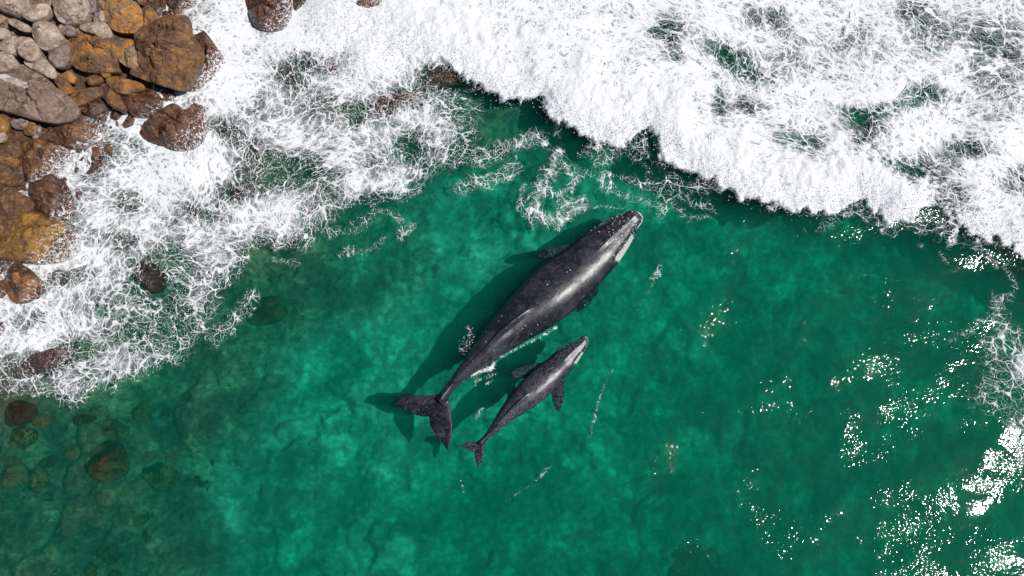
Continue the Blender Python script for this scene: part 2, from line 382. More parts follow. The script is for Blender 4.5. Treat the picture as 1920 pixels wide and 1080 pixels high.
def mat_spray():
    T = NT('white_spray_drops')
    return T.surf(T.bsdf((.84, .85, .86), .6))
def mat_bed():
    T = NT('seabed_sand_and_cobble'); p = T.pos()
    w = T.vmath('ADD', p, T.vmath('SCALE', T.noise(p, .8, 3, out='Color'), scale=1.3))
    sep = T.n('ShaderNodeSeparateXYZ'); T.t.links.new(p, sep.inputs[0]); z = sep.outputs[2]
    n0 = T.noise(w, .26, 4, .6); n1 = T.noise(w, .9, 5, .6); n2 = T.noise(w, 5, 4, .65)
    sand = T.mix(n2, (.44, .47, .31), (.66, .67, .47))
    weed = T.mix(n2, (.08, .085, .05), (.20, .18, .10))
    m = T.ss(T.math('ADD', T.math('MULTIPLY', n0, .45), T.math('MULTIPLY', n1, .55)), .38, .58)
    blk = T.voro(w, .75, 'F1', 'Color'); bs = T.n('ShaderNodeSeparateColor'); T.t.links.new(blk, bs.inputs[0])
    m = T.math('MAXIMUM', T.math('MULTIPLY', m, .68), T.math('MULTIPLY', T.ss(bs.outputs[0], .55, .9), T.ss(T.voro(w, .75, 'F1'), .62, .40, 0, .8)))
    cen = T.math('SUBTRACT', 1.0, T.ss(T.n_len(p, (-1.0, -2.5, -3.2)), 3.0, 16.0))
    m = T.math('MULTIPLY', m, T.math('SUBTRACT', 1.0, T.math('MULTIPLY', cen, .6)))
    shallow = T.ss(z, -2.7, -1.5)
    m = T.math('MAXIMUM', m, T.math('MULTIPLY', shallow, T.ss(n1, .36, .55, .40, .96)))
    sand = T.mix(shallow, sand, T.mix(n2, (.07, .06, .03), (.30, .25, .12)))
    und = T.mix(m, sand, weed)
    for sc_, amt in ((.6, .26), (1.7, .26), (5.0, .22)):
        ww = T.vmath('ADD', p, T.vmath('SCALE', T.noise(p, sc_*1.3, 3, .6, out='Color'), scale=1.1/sc_))
        vc = T.n('ShaderNodeSeparateColor'); T.t.links.new(T.voro(ww, sc_, 'SMOOTH_F1', 'Color'), vc.inputs[0])
        g_ = T.ss(vc.outputs[0], .25, .75, 1-amt, 1+amt*.8)
        g_ = T.math('MULTIPLY', g_, T.math('SUBTRACT', 1.0, T.math('MULTIPLY', shallow, T.ss(T.noise(w, sc_*.8, 3, .6), .50, .58, 0, .38))))
        und = T.vmath('SCALE', und, scale=g_)
    rough = T.mix(T.noise(p, 14, 4, .65), (.07, .05, .035), (.24, .18, .13))
    dry = rough
    wet = T.mix(n2, (.05, .03, .02), (.13, .075, .04))
    dry = T.mix(T.ss(z, .5, 1.0), wet, dry)
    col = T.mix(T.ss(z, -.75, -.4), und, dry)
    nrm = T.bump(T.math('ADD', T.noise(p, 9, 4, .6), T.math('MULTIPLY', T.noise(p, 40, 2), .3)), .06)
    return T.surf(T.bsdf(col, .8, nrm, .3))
def mat_rock():
    T = NT('weathered_shore_rock'); p = T.pos(); o = T.objc()
    A = T.attr('tint_a', 'Color'); B = T.attr('tint_b', 'Color'); wet = T.attr('wet'); fo = T.attr('foam_glint'); cr = T.attr('crack')
    w = T.vmath('ADD', p, T.vmath('SCALE', T.noise(p, 2.2, 3, out='Color'), scale=.5))
    n1 = T.noise(w, 1.6, 4, .6); n2 = T.noise(w, 7, 5, .68); n3 = T.noise(p, 34, 3, .7)
    str_ = T.noise(T.vmath('MULTIPLY', w, (1.4, 6.0, 9.0)), 1.3, 4, .6)
    col = T.mix(T.ss(n1, .40, .60), A, B)
    col = T.mix(T.ss(n2, .40, .66, 0, .7), col, T.mix(1.0, col, (.42, .38, .36), 'MULTIPLY'))
    col = T.mix(T.ss(n3, .52, .74, 0, .42), col, T.mix(.5, col, (.75, .66, .58)))
    col = T.mix(T.ss(n3, .46, .28, 0, .55), col, T.mix(1.0, col, (.3, .27, .25), 'MULTIPLY'))
    col = T.mix(T.ss(str_, .55, .7, 0, .4), col, T.mix(1.0, col, (.5, .45, .42), 'MULTIPLY'))
    lich = T.math('MULTIPLY', T.ss(T.noise(p, 3.1, 5, .7), .60, .68), T.math('SUBTRACT', 1.0, wet))
    col = T.mix(T.math('MULTIPLY', lich, .45), col, (.62, .56, .52))
    ck = T.voro(T.vmath('ADD', w, T.vmath('SCALE', T.noise(p, 4, 4, .7, out='Color'), scale=.55)), .9, 'DISTANCE_TO_EDGE')
    ckm = T.math('MULTIPLY', T.ss(ck, .0, .022, 1, 0), T.ss(T.noise(p, 1.1, 2), .44, .56))
    col = T.mix(T.math('MULTIPLY', ckm, .8), col, (.02, .014, .01))
    stw = T.math('ADD', cr, T.math('MULTIPLY', T.math('SUBTRACT', n2, .5), 1.2))
    col = T.mix(T.math('MULTIPLY', T.ss(stw, .45, .62), .8), col, (.72, .64, .60))
    col = T.mix(wet, col, T.mix(1.0, col, (.44, .34, .28), 'MULTIPLY'))
    fn = T.noise(w, 13, 5, .75)
    fm = T.ss(T.math('ADD', fn, T.math('MULTIPLY', fo, .36)), .74, .82)  # white speckle: foam drops plus sun glints of wet rock painted into the colour
    lc = T.voro(T.vmath('ADD', w, T.vmath('SCALE', T.noise(p, 5, 3, out='Color'), scale=.35)), 3.6, 'DISTANCE_TO_EDGE')
    lw = T.math('MULTIPLY', T.math('ADD', T.math('SUBTRACT', n2, .42), T.math('MULTIPLY', fo, .16)), .30)
    fm = T.math('MAXIMUM', fm, T.math('MULTIPLY', T.ss(T.math('SUBTRACT', lw, lc), .0, .03), T.ss(fo, .1, .4)))
    col = T.mix(fm, col, (.86, .85, .86))
    h = T.math('ADD', T.math('MULTIPLY', n2, .11), T.math('ADD', T.math('MULTIPLY', n3, .022), T.math('MULTIPLY', str_, .07)))
    h = T.math('SUBTRACT', h, T.math('MULTIPLY', ckm, .07))
    h = T.math('ADD', h, T.math('MULTIPLY', T.noise(p, 90, 2), .006))
    nrm = T.bump(h, 1.0, 1.0)
    rg = T.math('ADD', T.math('MULTIPLY', T.math('SUBTRACT', 1.0, wet), .55), .20)
    rg = T.math('MAXIMUM', rg, T.math('MULTIPLY', fm, .8))
    sz = T.n('ShaderNodeSeparateXYZ'); T.t.links.new(p, sz.inputs[0]); air = T.ss(sz.outputs[2], -.25, -.05)
    cn = T.bump(T.math('ADD', T.math('MULTIPLY', n2, .05), T.math('MULTIPLY', n3, .010)), 1.0)
    return T.surf(T.bsdf(col, rg, nrm, T.math('MULTIPLY', air, .5), Coat_Weight=T.math('MULTIPLY', T.math('MULTIPLY', wet, air), .9), Coat_Roughness=.16, Coat_Normal=cn))
def mat_whale(calf=False):
    T = NT('calf_skin' if calf else 'whale_skin'); o = T.objc()
    pale = T.attr('pale'); sp = T.attr('speck'); ridge = T.attr('ridge')
    w = T.vmath('ADD', o, T.vmath('SCALE', T.noise(o, 1.5, 3, out='Color'), scale=.6))
    n1 = T.noise(w, .9, 5, .62); n2 = T.noise(w, 5.5, 5, .7); n3 = T.noise(o, 24, 4, .7)
    col = T.mix(T.ss(n1, .42, .68), (.006, .007, .010), (.034, .034, .043))
    col = T.mix(T.math('MULTIPLY', T.ss(n2, .50, .74), .55), col, (.125, .122, .14))
    gm = T.math('MULTIPLY', T.ss(n3, .52, .70), T.math('ADD', T.math('MULTIPLY', sp, .8), .05 if not calf else .65), clamp=True)
    col = T.mix(gm, col, (.24, .22, .24) if not calf else (.34, .33, .37))
    if calf:
        ws = T.noise(T.vmath('MULTIPLY', o, (5.5, 1.0, 1.0)), 4.5, 3, .6)
        col = T.mix(T.ss(ws, .52, .62, 0, .6), col, (.015, .014, .018))
    vd = T.n('ShaderNodeTexVoronoi', feature='F1'); T.set(vd.inputs['Vector'], o); vd.inputs['Scale'].default_value = 6.5 if not calf else 15
    sepc = T.n('ShaderNodeSeparateColor'); T.t.links.new(vd.outputs['Color'], sepc.inputs[0])
    rad = T.math('MULTIPLY', T.ss(sepc.outputs[0], .55, 1.0), .20)
    dm = T.math('MULTIPLY', T.ss(T.math('SUBTRACT', vd.outputs['Distance'], rad), -.02, .04, 1, 0), T.ss(T.math('ADD', sp, T.math('MULTIPLY', sepc.outputs[1], .5)), .52, .62))
    col = T.mix(T.math('MULTIPLY', dm, .85), col, (.70, .69, .72))
    scr = T.noise(T.vmath('MULTIPLY', w, (.9, 9.0, 5.0)), 2.2, 4, .7)
    col = T.mix(T.ss(scr, .60, .70, 0, .35 if not calf else .5), col, (.20, .20, .23))
    pm = T.ss(T.math('ADD', pale, T.math('MULTIPLY', T.math('SUBTRACT', n2, .5), .7)), .38, .62)
    col = T.mix(pm, col, T.mix(n3, (.34, .30, .29), (.66, .62, .60)))
    h = T.math('ADD', T.math('MULTIPLY', n2, .004), T.math('ADD', T.math('MULTIPLY', n3, .0035), T.math('MULTIPLY', T.noise(o, 45, 2, .6), .0028)))
    nrm = T.bump(h, 1.0, .8 if not calf else 1.0)
    rg = T.math('ADD', .27, T.math('MULTIPLY', n2, .14))
    dry = T.attr('dry')
    return T.surf(T.bsdf(col, rg, nrm, T.math('MULTIPLY', dry, .5)))
def mat_barn():
    T = NT('barnacle_shell'); o = T.objc()
    return T.surf(T.bsdf(T.mix(T.noise(o, 30, 3), (.5, .45, .42), (.85, .82, .8)), .6))
M_WATER, M_FOAM, M_SPRAY, M_BED, M_ROCK = mat_water(), mat_foam(), mat_spray(), mat_bed(), mat_rock()
M_WHALE, M_CALF, M_BARN = mat_whale(), mat_whale(True), mat_barn()

# ------------------------------------------------------------------ seabed and beach, water
xs = axis(-28, 28, .11, 160); ys = axis(-15, 18, .11, 160)
X, Y = np.meshgrid(xs, ys); Z = bed(X, Y)
obj('seabed', newmesh('seabed', np.stack([X, Y, Z], -1).reshape(-1, 3), gridfaces(len(xs), len(ys)), M_BED), kind='structure')

xs = axis(-27, 27, .12, 150); ys = axis(-14.5, 17, .12, 150)
X, Y = np.meshgrid(xs, ys); Z = zsurf(X, Y)*sstep(140, 40, np.hypot(X, Y))
nx, ny = len(xs), len(ys)
V = np.stack([X, Y, Z], -1).reshape(-1, 3); Q = gridfaces(nx, ny)
ring = np.concatenate([np.arange(nx), np.arange(1, ny)*nx+nx-1, (ny-1)*nx+np.arange(nx-2, -1, -1), np.arange(ny-2, 0, -1)*nx])
low = V[ring].copy(); low[:, 2] = -12.0
b0 = len(V); k = len(ring); idx = np.arange(k)
side = np.stack([ring, b0+idx, b0+(idx+1) % k, ring[(idx+1) % k]], -1)
V = np.vstack([V, low]); c = len(V); V = np.vstack([V, [[0, 0, -12.0]]])
fan = np.stack([b0+(idx+1) % k, b0+idx, np.full(k, c)], -1)
obj('sea_water', newmesh('sea_water', V, [Q, side, fan], M_WATER), kind='structure')

# ------------------------------------------------------------------ foam
xs = axis(-27, 27, .065, 60, 1.2); ys = axis(-13.5, 16.5, .065, 60, 1.2)
X, Y = np.meshgrid(xs, ys); px, py = topx(X, Y)
rise, dsurf, wob = surf_rise(px, py)
D, WH, DS = foam_density(px, py, dsurf, wob)
base = swell(X, Y)+rise
g1, g2, gi = worley2(X*1.5+fbm2(X*1.2, Y*1.2, 3, 81)*1.5, Y*1.5+fbm2(X*1.2, Y*1.2, 3, 82)*1.5, 83)
fluff = WH*(.20*(fbm2(X*.8, Y*.8, 5, 84, .6))+.07*np.clip(1-g1, 0, 1)+.05*fbm2(X*5, Y*5, 3, 85))
ZF = base+.02+.03*np.clip(D, 0, 1)+fluff
# strand pattern follows the flow: stretched along the surf, curled in the eddies
ang = math.radians(-32)
U = X*math.cos(ang)+Y*math.sin(ang); Vv = -X*math.sin(ang)+Y*math.cos(ang)
sw = sstep(900, 1300, px)
U2 = U*(1-.22*sw); V2 = Vv*(1+.0*sw)
def swirl(U, V, cx, cy, r, turn):
    c0 = at(cx, cy); cu = c0[0]*math.cos(ang)+c0[1]*math.sin(ang); cv = -c0[0]*math.sin(ang)+c0[1]*math.cos(ang)
    du = U-cu; dv = V-cv; rr = np.hypot(du, dv); a = turn*np.exp(-(rr/r)**2)
    return cu+du*np.cos(a)-dv*np.sin(a), cv+du*np.sin(a)+dv*np.cos(a)
for cx, cy, r, tn in [(1050,360,1.8,2.2),(690,350,2.4,1.6),(560,420,2.0,-1.8),(1900,690,2.2,2.0),(480,200,2.6,1.5),(1480,330,2.6,1.2),(1700,240,2.4,-1.6),(300,420,2.2,1.6),(1300,150,2.6,1.5),(200,640,2.0,-1.5),(900,300,1.8,1.5),(1820,120,2.4,1.4)]:
    U2, V2 = swirl(U2, V2, cx, cy, r, tn*.38)
xyz = np.stack([X, Y, ZF], -1).reshape(-1, 3)
Q = gridfaces(len(xs), len(ys)); Df = D.ravel()
keepq = Df[Q].max(1) > .03
Q = Q[keepq]
qx = px.ravel()[Q[:, 0]]; qy = py.ravel()[Q[:, 0]]; qs = dsurf.ravel()[Q].max(1) > -.6
qd = DS.ravel()[Q].max(1)
def foam_obj(name, mask, label):
    q = Q[mask]; used = np.unique(q); remap = np.full(len(xyz), -1, np.int64); remap[used] = np.arange(len(used))
    me = newmesh(name, xyz[used], remap[q], M_FOAM)
    fattr(me, 'dens', Df[used]); fattr(me, 'white', WH.ravel()[used])
    vattr(me, 'fuv', np.stack([U2.ravel()[used], V2.ravel()[used], np.zeros(len(used))], -1))
    return obj(name, me, kind='stuff', label=label, cat='foam')
m_surf = qs
m_shore = ~qs & (qd > -40) & (qx < 1090)
m_right = ~qs & ~m_shore & (qx > 1700)
m_rest = ~qs & ~m_shore & ~m_right
foam_obj('breaking_surf_foam', m_surf, 'thick white breaking surf sweeping in along the upper right')
foam_obj('shore_foam', m_shore, 'lacy white foam washing over the wet shore rocks')
foam_obj('eddy_foam', m_right, 'small bright foam patch at the right edge of the green water')
foam_obj('drifting_foam', m_rest, 'thin swirls and flecks of foam drifting on green water round the whales')

# spray thrown off the front of the surf
rng = np.random.default_rng(5)
cand = np.argwhere((WH > .25) & (dsurf < 1.1) & (px > 500) & (px < 1980) & (py > -60))
bits = cand[rng.integers(0, len(cand), 9000)]
cx = X[bits[:, 0], bits[:, 1]]+rng.normal(0, .22, len(bits)); cyy = Y[bits[:, 0], bits[:, 1]]+rng.normal(-.1, .24, len(bits))
cz = ZF[bits[:, 0], bits[:, 1]]+np.abs(rng.normal(0, .18, len(bits)))
cand2 = np.argwhere((D > .22) & (D < .6) & (WH < .1))
b2 = cand2[rng.integers(0, len(cand2), 7000)]
cx = np.concatenate([cx, X[b2[:, 0], b2[:, 1]]]); cyy = np.concatenate([cyy, Y[b2[:, 0], b2[:, 1]]]); cz = np.concatenate([cz, base[b2[:, 0], b2[:, 1]]+.03])
rr = rng.uniform(.008, .03, len(cx))
oct_ = np.array([(1,0,0),(-1,0,0),(0,1,0),(0,-1,0),(0,0,1),(0,0,-1)], float)
ofc = np.array([(0,2,4),(2,1,4),(1,3,4),(3,0,4),(2,0,5),(1,2,5),(3,1,5),(0,3,5)])
SV = (np.stack([cx, cyy, cz], -1)[:, None]+oct_[None]*rr[:, None, None]).reshape(-1, 3)
SF = (np.arange(len(cx))[:, None, None]*6+ofc[None]).reshape(-1, 3)
obj('sea_spray', newmesh('sea_spray', SV, SF, M_SPRAY), kind='stuff', label='fine white spray drops along the surf front and foam edges', cat='spray')

# ------------------------------------------------------------------ rocks
LOOK = {  # two colours, wetness
 'pale': ((.60,.47,.37),(.44,.33,.25),0), 'grey': ((.36,.27,.23),(.26,.19,.16),0), 'tan': ((.44,.28,.16),(.30,.19,.11),.05),
 'orange': ((.56,.25,.04),(.36,.22,.12),.05), 'ochre': ((.48,.21,.045),(.17,.095,.045),.12), 'slab': ((.26,.17,.125),(.36,.25,.19),.0),
 'brown': ((.31,.145,.045),(.14,.062,.026),.18), 'dark': ((.19,.075,.03),(.25,.11,.035),.5), 'red': ((.30,.085,.035),(.17,.055,.03),.8),
 'yellow': ((.50,.25,.02),(.28,.14,.03),.25), 'sub': ((.30,.19,.05),(.07,.05,.025),.4), 'deep': ((.075,.07,.04),(.18,.145,.07),.4), 'subgreen': ((.36,.32,.16),(.10,.09,.05),.4), 'maroon': ((.16,.06,.045),(.10,.04,.03),1.0)}
FRACT = {'sub', 'subgreen', 'deep', 'tan', 'orange', 'ochre', 'slab', 'brown', 'dark', 'red', 'grey'}
def smoothpoly(P, it=1):
    for _ in range(it):
        n = np.roll(P, -1, 0); P = np.stack([P*.8+n*.2, P*.2+n*.8], 1).reshape(-1, 2)
    return P
def radial(P, c, th):
    R = np.zeros_like(th)
    A = P-c; B = np.roll(P, -1, 0)-c
    d = np.stack([np.cos(th), np.sin(th)], -1)
    for a, b in zip(A, B):
        e = b-a; den = d[:, 0]*e[1]-d[:, 1]*e[0]
        den = np.where(np.abs(den) < 1e-9, 1e-9, den)
        t = (a[0]*e[1]-a[1]*e[0])/den; u = (a[0]*d[:, 1]-a[1]*d[:, 0])/den
        R = np.where((t > 0) & (u >= -1e-6) & (u <= 1+1e-6), np.maximum(R, t), R)
    m = R <= 0
    if m.any(): R[m] = np.interp(th[m], th[~m], R[~m], period=2*np.pi)
    return R
def rock(poly, zr, hh, look, seed, label, group=None, name='rock', facets=5, cat='rock', foam_glint=0.0, res=1.0, cleft=None, streak=None, skirt=.9):
    r = np.random.default_rng(seed)
    P = smoothpoly(np.array([at(a, b, zr)[:2] for a, b in poly]), 1)
    area = abs(np.sum(P[:, 0]*np.roll(P[:, 1], -1)-np.roll(P[:, 0], -1)*P[:, 1]))/2
    P = P.mean(0)+(P-P.mean(0))*1.07
    c = np.array([(P[:, 0].min()+P[:, 0].max())/2, (P[:, 1].min()+P[:, 1].max())/2])*.5+P.mean(0)*.5
    P0 = P.mean(0)+(np.array([at(a, b, zr)[:2] for a, b in poly])-P.mean(0))*1.07; slopes = r.uniform(.35, 2.6, len(P0))
    size = math.sqrt(area); nt = int(max(24, min(150, size*44*res))); nr = max(8, nt//3); nd = max(4, nt//9)
    th = np.linspace(0, 2*np.pi, nt, endpoint=False)
    R = radial(P, c, th); R = np.convolve(np.r_[R[-1:], R, R[:1]], [.25, .5, .25], 'valid')
    Ht = hh*size
    dirs = np.stack([np.cos(th), np.sin(th)], -1)
    u = np.linspace(0, 1, nr)[1:]
    u = np.sin(u*np.pi/2)
    Vs = []; 
    pl = []
    for k in range(facets+3):
        a = r.uniform(0, 2*np.pi); sl = r.uniform(.25, 1.7) if k else r.uniform(.02, .25)
        pl.append((math.cos(a)*sl, math.sin(a)*sl, Ht*r.uniform(.66, .98)*(1+.35*sl)))
    def top(xy, uu):
        z = Ht*1.08*np.power(np.clip(1-uu**2.6, 0, 1), .55)
        dx = xy-c
        if facets > 2:
            zr_ = np.full(len(xy), 9.0); k2 = .03*size
            for (a, b), sl in zip(zip(P0, np.roll(P0, -1, 0)), slopes):
                e = b-a; t = np.clip(((xy-a)@e)/max(e@e, 1e-9), 0, 1); q = np.linalg.norm(xy-a-t[:, None]*e, axis=1)*sl
                hm = np.clip(.5+.5*(q-zr_)/k2, 0, 1); zr_ = q*(1-hm)+zr_*hm-k2*hm*(1-hm)
            zr_ = np.minimum(np.maximum(zr_, 0), Ht*1.6)
            z = z*.22+.78*np.minimum(zr_, Ht*1.05)
        for a, b, h0 in pl: 
            cut = h0-(a*dx[:, 0]+b*dx[:, 1])*(hh*1.9)
            k_ = .025*size; hm = np.clip(.5+.5*(cut-z)/k_, 0, 1); z = cut*(1-hm)+z*hm-k_*hm*(1-hm)
        z = np.maximum(z, (1-uu)*.1*Ht)
        if cleft is not None:
            q = polydist(*topx(xy[:, 0], xy[:, 1], zr), cleft, False)/41.
            z = z-Ht*.62*np.exp(-(q/.16)**2)
        return z
    pts = [np.array([[c[0], c[1]]])]; us = [np.zeros(1)]
    for uu in u: pts.append(c+dirs*(R*uu)[:, None]); us.append(np.full(nt, uu))
    XY = np.vstack(pts); UU = np.concatenate(us); ZZ = zr+top(XY, UU)
    # below the rim
    for k in range(1, nd+1):
        v = k/nd
        XY = np.vstack([XY, c+dirs*(R*(1-.28*v**1.6))[:, None]]); ZZ = np.concatenate([ZZ, np.full(nt, zr-skirt*v*max(.35, min(1.2, size*.8)))]); UU = np.concatenate([UU, np.full(nt, 1+v)])
    Vt = np.column_stack([XY, ZZ])
    s = 1.5/size**.5
    amp = .15*size
    n = fbm3(Vt[:, 0]*s, Vt[:, 1]*s, Vt[:, 2]*s, 5, seed*7+1, .55)-.5
    rg = 1-np.abs(fbm3(Vt[:, 0]*s*1.6+9, Vt[:, 1]*s*1.6, Vt[:, 2]*s*1.6, 4, seed*7+3)-.5)*2
    k = n*1.0-(np.clip(rg-.88, 0, 1)*2.2)
    if look in FRACT:
        for fs_, fa_ in ((2.1, .15), (4.6, .07)):
            fx = Vt[:, 0]*fs_/size+seed*3.7+.35*fbm2(Vt[:, 0]*2/size, Vt[:, 1]*2/size, 3, seed+5); fy = Vt[:, 1]*fs_*1.35/size+.35*fbm2(Vt[:, 0]*2/size, Vt[:, 1]*2/size, 3, seed+6)
            f1_, f2_, id_ = worley2(fx, fy, seed+9)
            tx = np.sin(id_*91.7); ty = np.cos(id_*57.3)
            dz_ = size*fa_*((id_-.5)*1.2+((fx-np.floor(fx)-.5)*tx+(fy-np.floor(fy)-.5)*ty)*.55)*np.clip(1.15-UU, 0, 1)
            Vt[:, 2] += dz_-size*fa_*.35*sstep(.10, .0, f2_-f1_)*np.clip(1.1-UU, 0, 1)
    outw = Vt[:, :2]-c; ln = np.linalg.norm(outw, axis=1)+1e-6
    lat = np.clip(UU, 0, 1)**2
    Vt[:, 2] += k*amp*(1-lat*.6); Vt[:, :2] += outw/ln[:, None]*(k*amp*.45*lat)[:, None]
    nrings = (nr-1)+nd
    i = np.arange(nt); tri = np.stack([np.zeros(nt, int), 1+i, 1+(i+1) % nt], -1)
    q = []
    for k in range(nrings-1):
        a = 1+k*nt; q.append(np.stack([a+i, a+nt+i, a+nt+(i+1) % nt, a+(i+1) % nt], -1))
    last = 1+(nrings-1)*nt; cb = len(Vt); Vt = np.vstack([Vt, [[c[0], c[1], Vt[last:, 2].min()]]])
    tri2 = np.stack([last+(i+1) % nt, last+i, np.full(nt, cb)], -1)
    org = np.array([c[0], c[1], zr])
    me = newmesh(name, Vt-org, [tri, np.vstack(q), tri2], M_ROCK)
    A, B, w0 = LOOK[look]
    jt = 1+r.uniform(-.12, .12)
    nv = len(Vt); cattr(me, 'tint_a', np.array(A)*jt, nv); cattr(me, 'tint_b', np.array(B)*jt, nv)
    z = Vt[:, 2]
    wet = np.clip(w0+sstep(.75, .15, z), 0, 1) if w0 < .9 else np.ones(nv)
    fo = foam_glint*np.clip(.25+.9*(outw[:, 0]-outw[:, 1]*.6)/size, 0, 1) if foam_glint else np.zeros(len(outw))  # foam and painted glints gather on the seaward, sunward side
    fo = np.r_[fo, 0]*sstep(1.5, .1, z)*sstep(-.35, .0, z)
    fattr(me, 'wet', wet); fattr(me, 'foam_glint', fo); 
    if streak is not None: ppx, ppy = topx(Vt[:, 0], Vt[:, 1], Vt[:, 2]); fattr(me, 'crack', np.exp(-(polydist(ppx, ppy, streak, False)/7.)**2))
    else: fattr(me, 'crack', np.zeros(nv))
    o = obj(name, me, label=label, cat=cat, group=group); o.location = org
    return o
def c1(L): return [(x/3.375, y/3.375) for x, y in L]
def c2(L): return [(x/2.919, y/2.919+230) for x, y in L]
def c5(L): return [(x/2.571+400, y/2.571) for x, y in L]
def c7(L): return [(x/2.077, y/2.077+560) for x, y in L]
def c8(L): return [(x/3.0, y/3.0+720) for x, y in L]
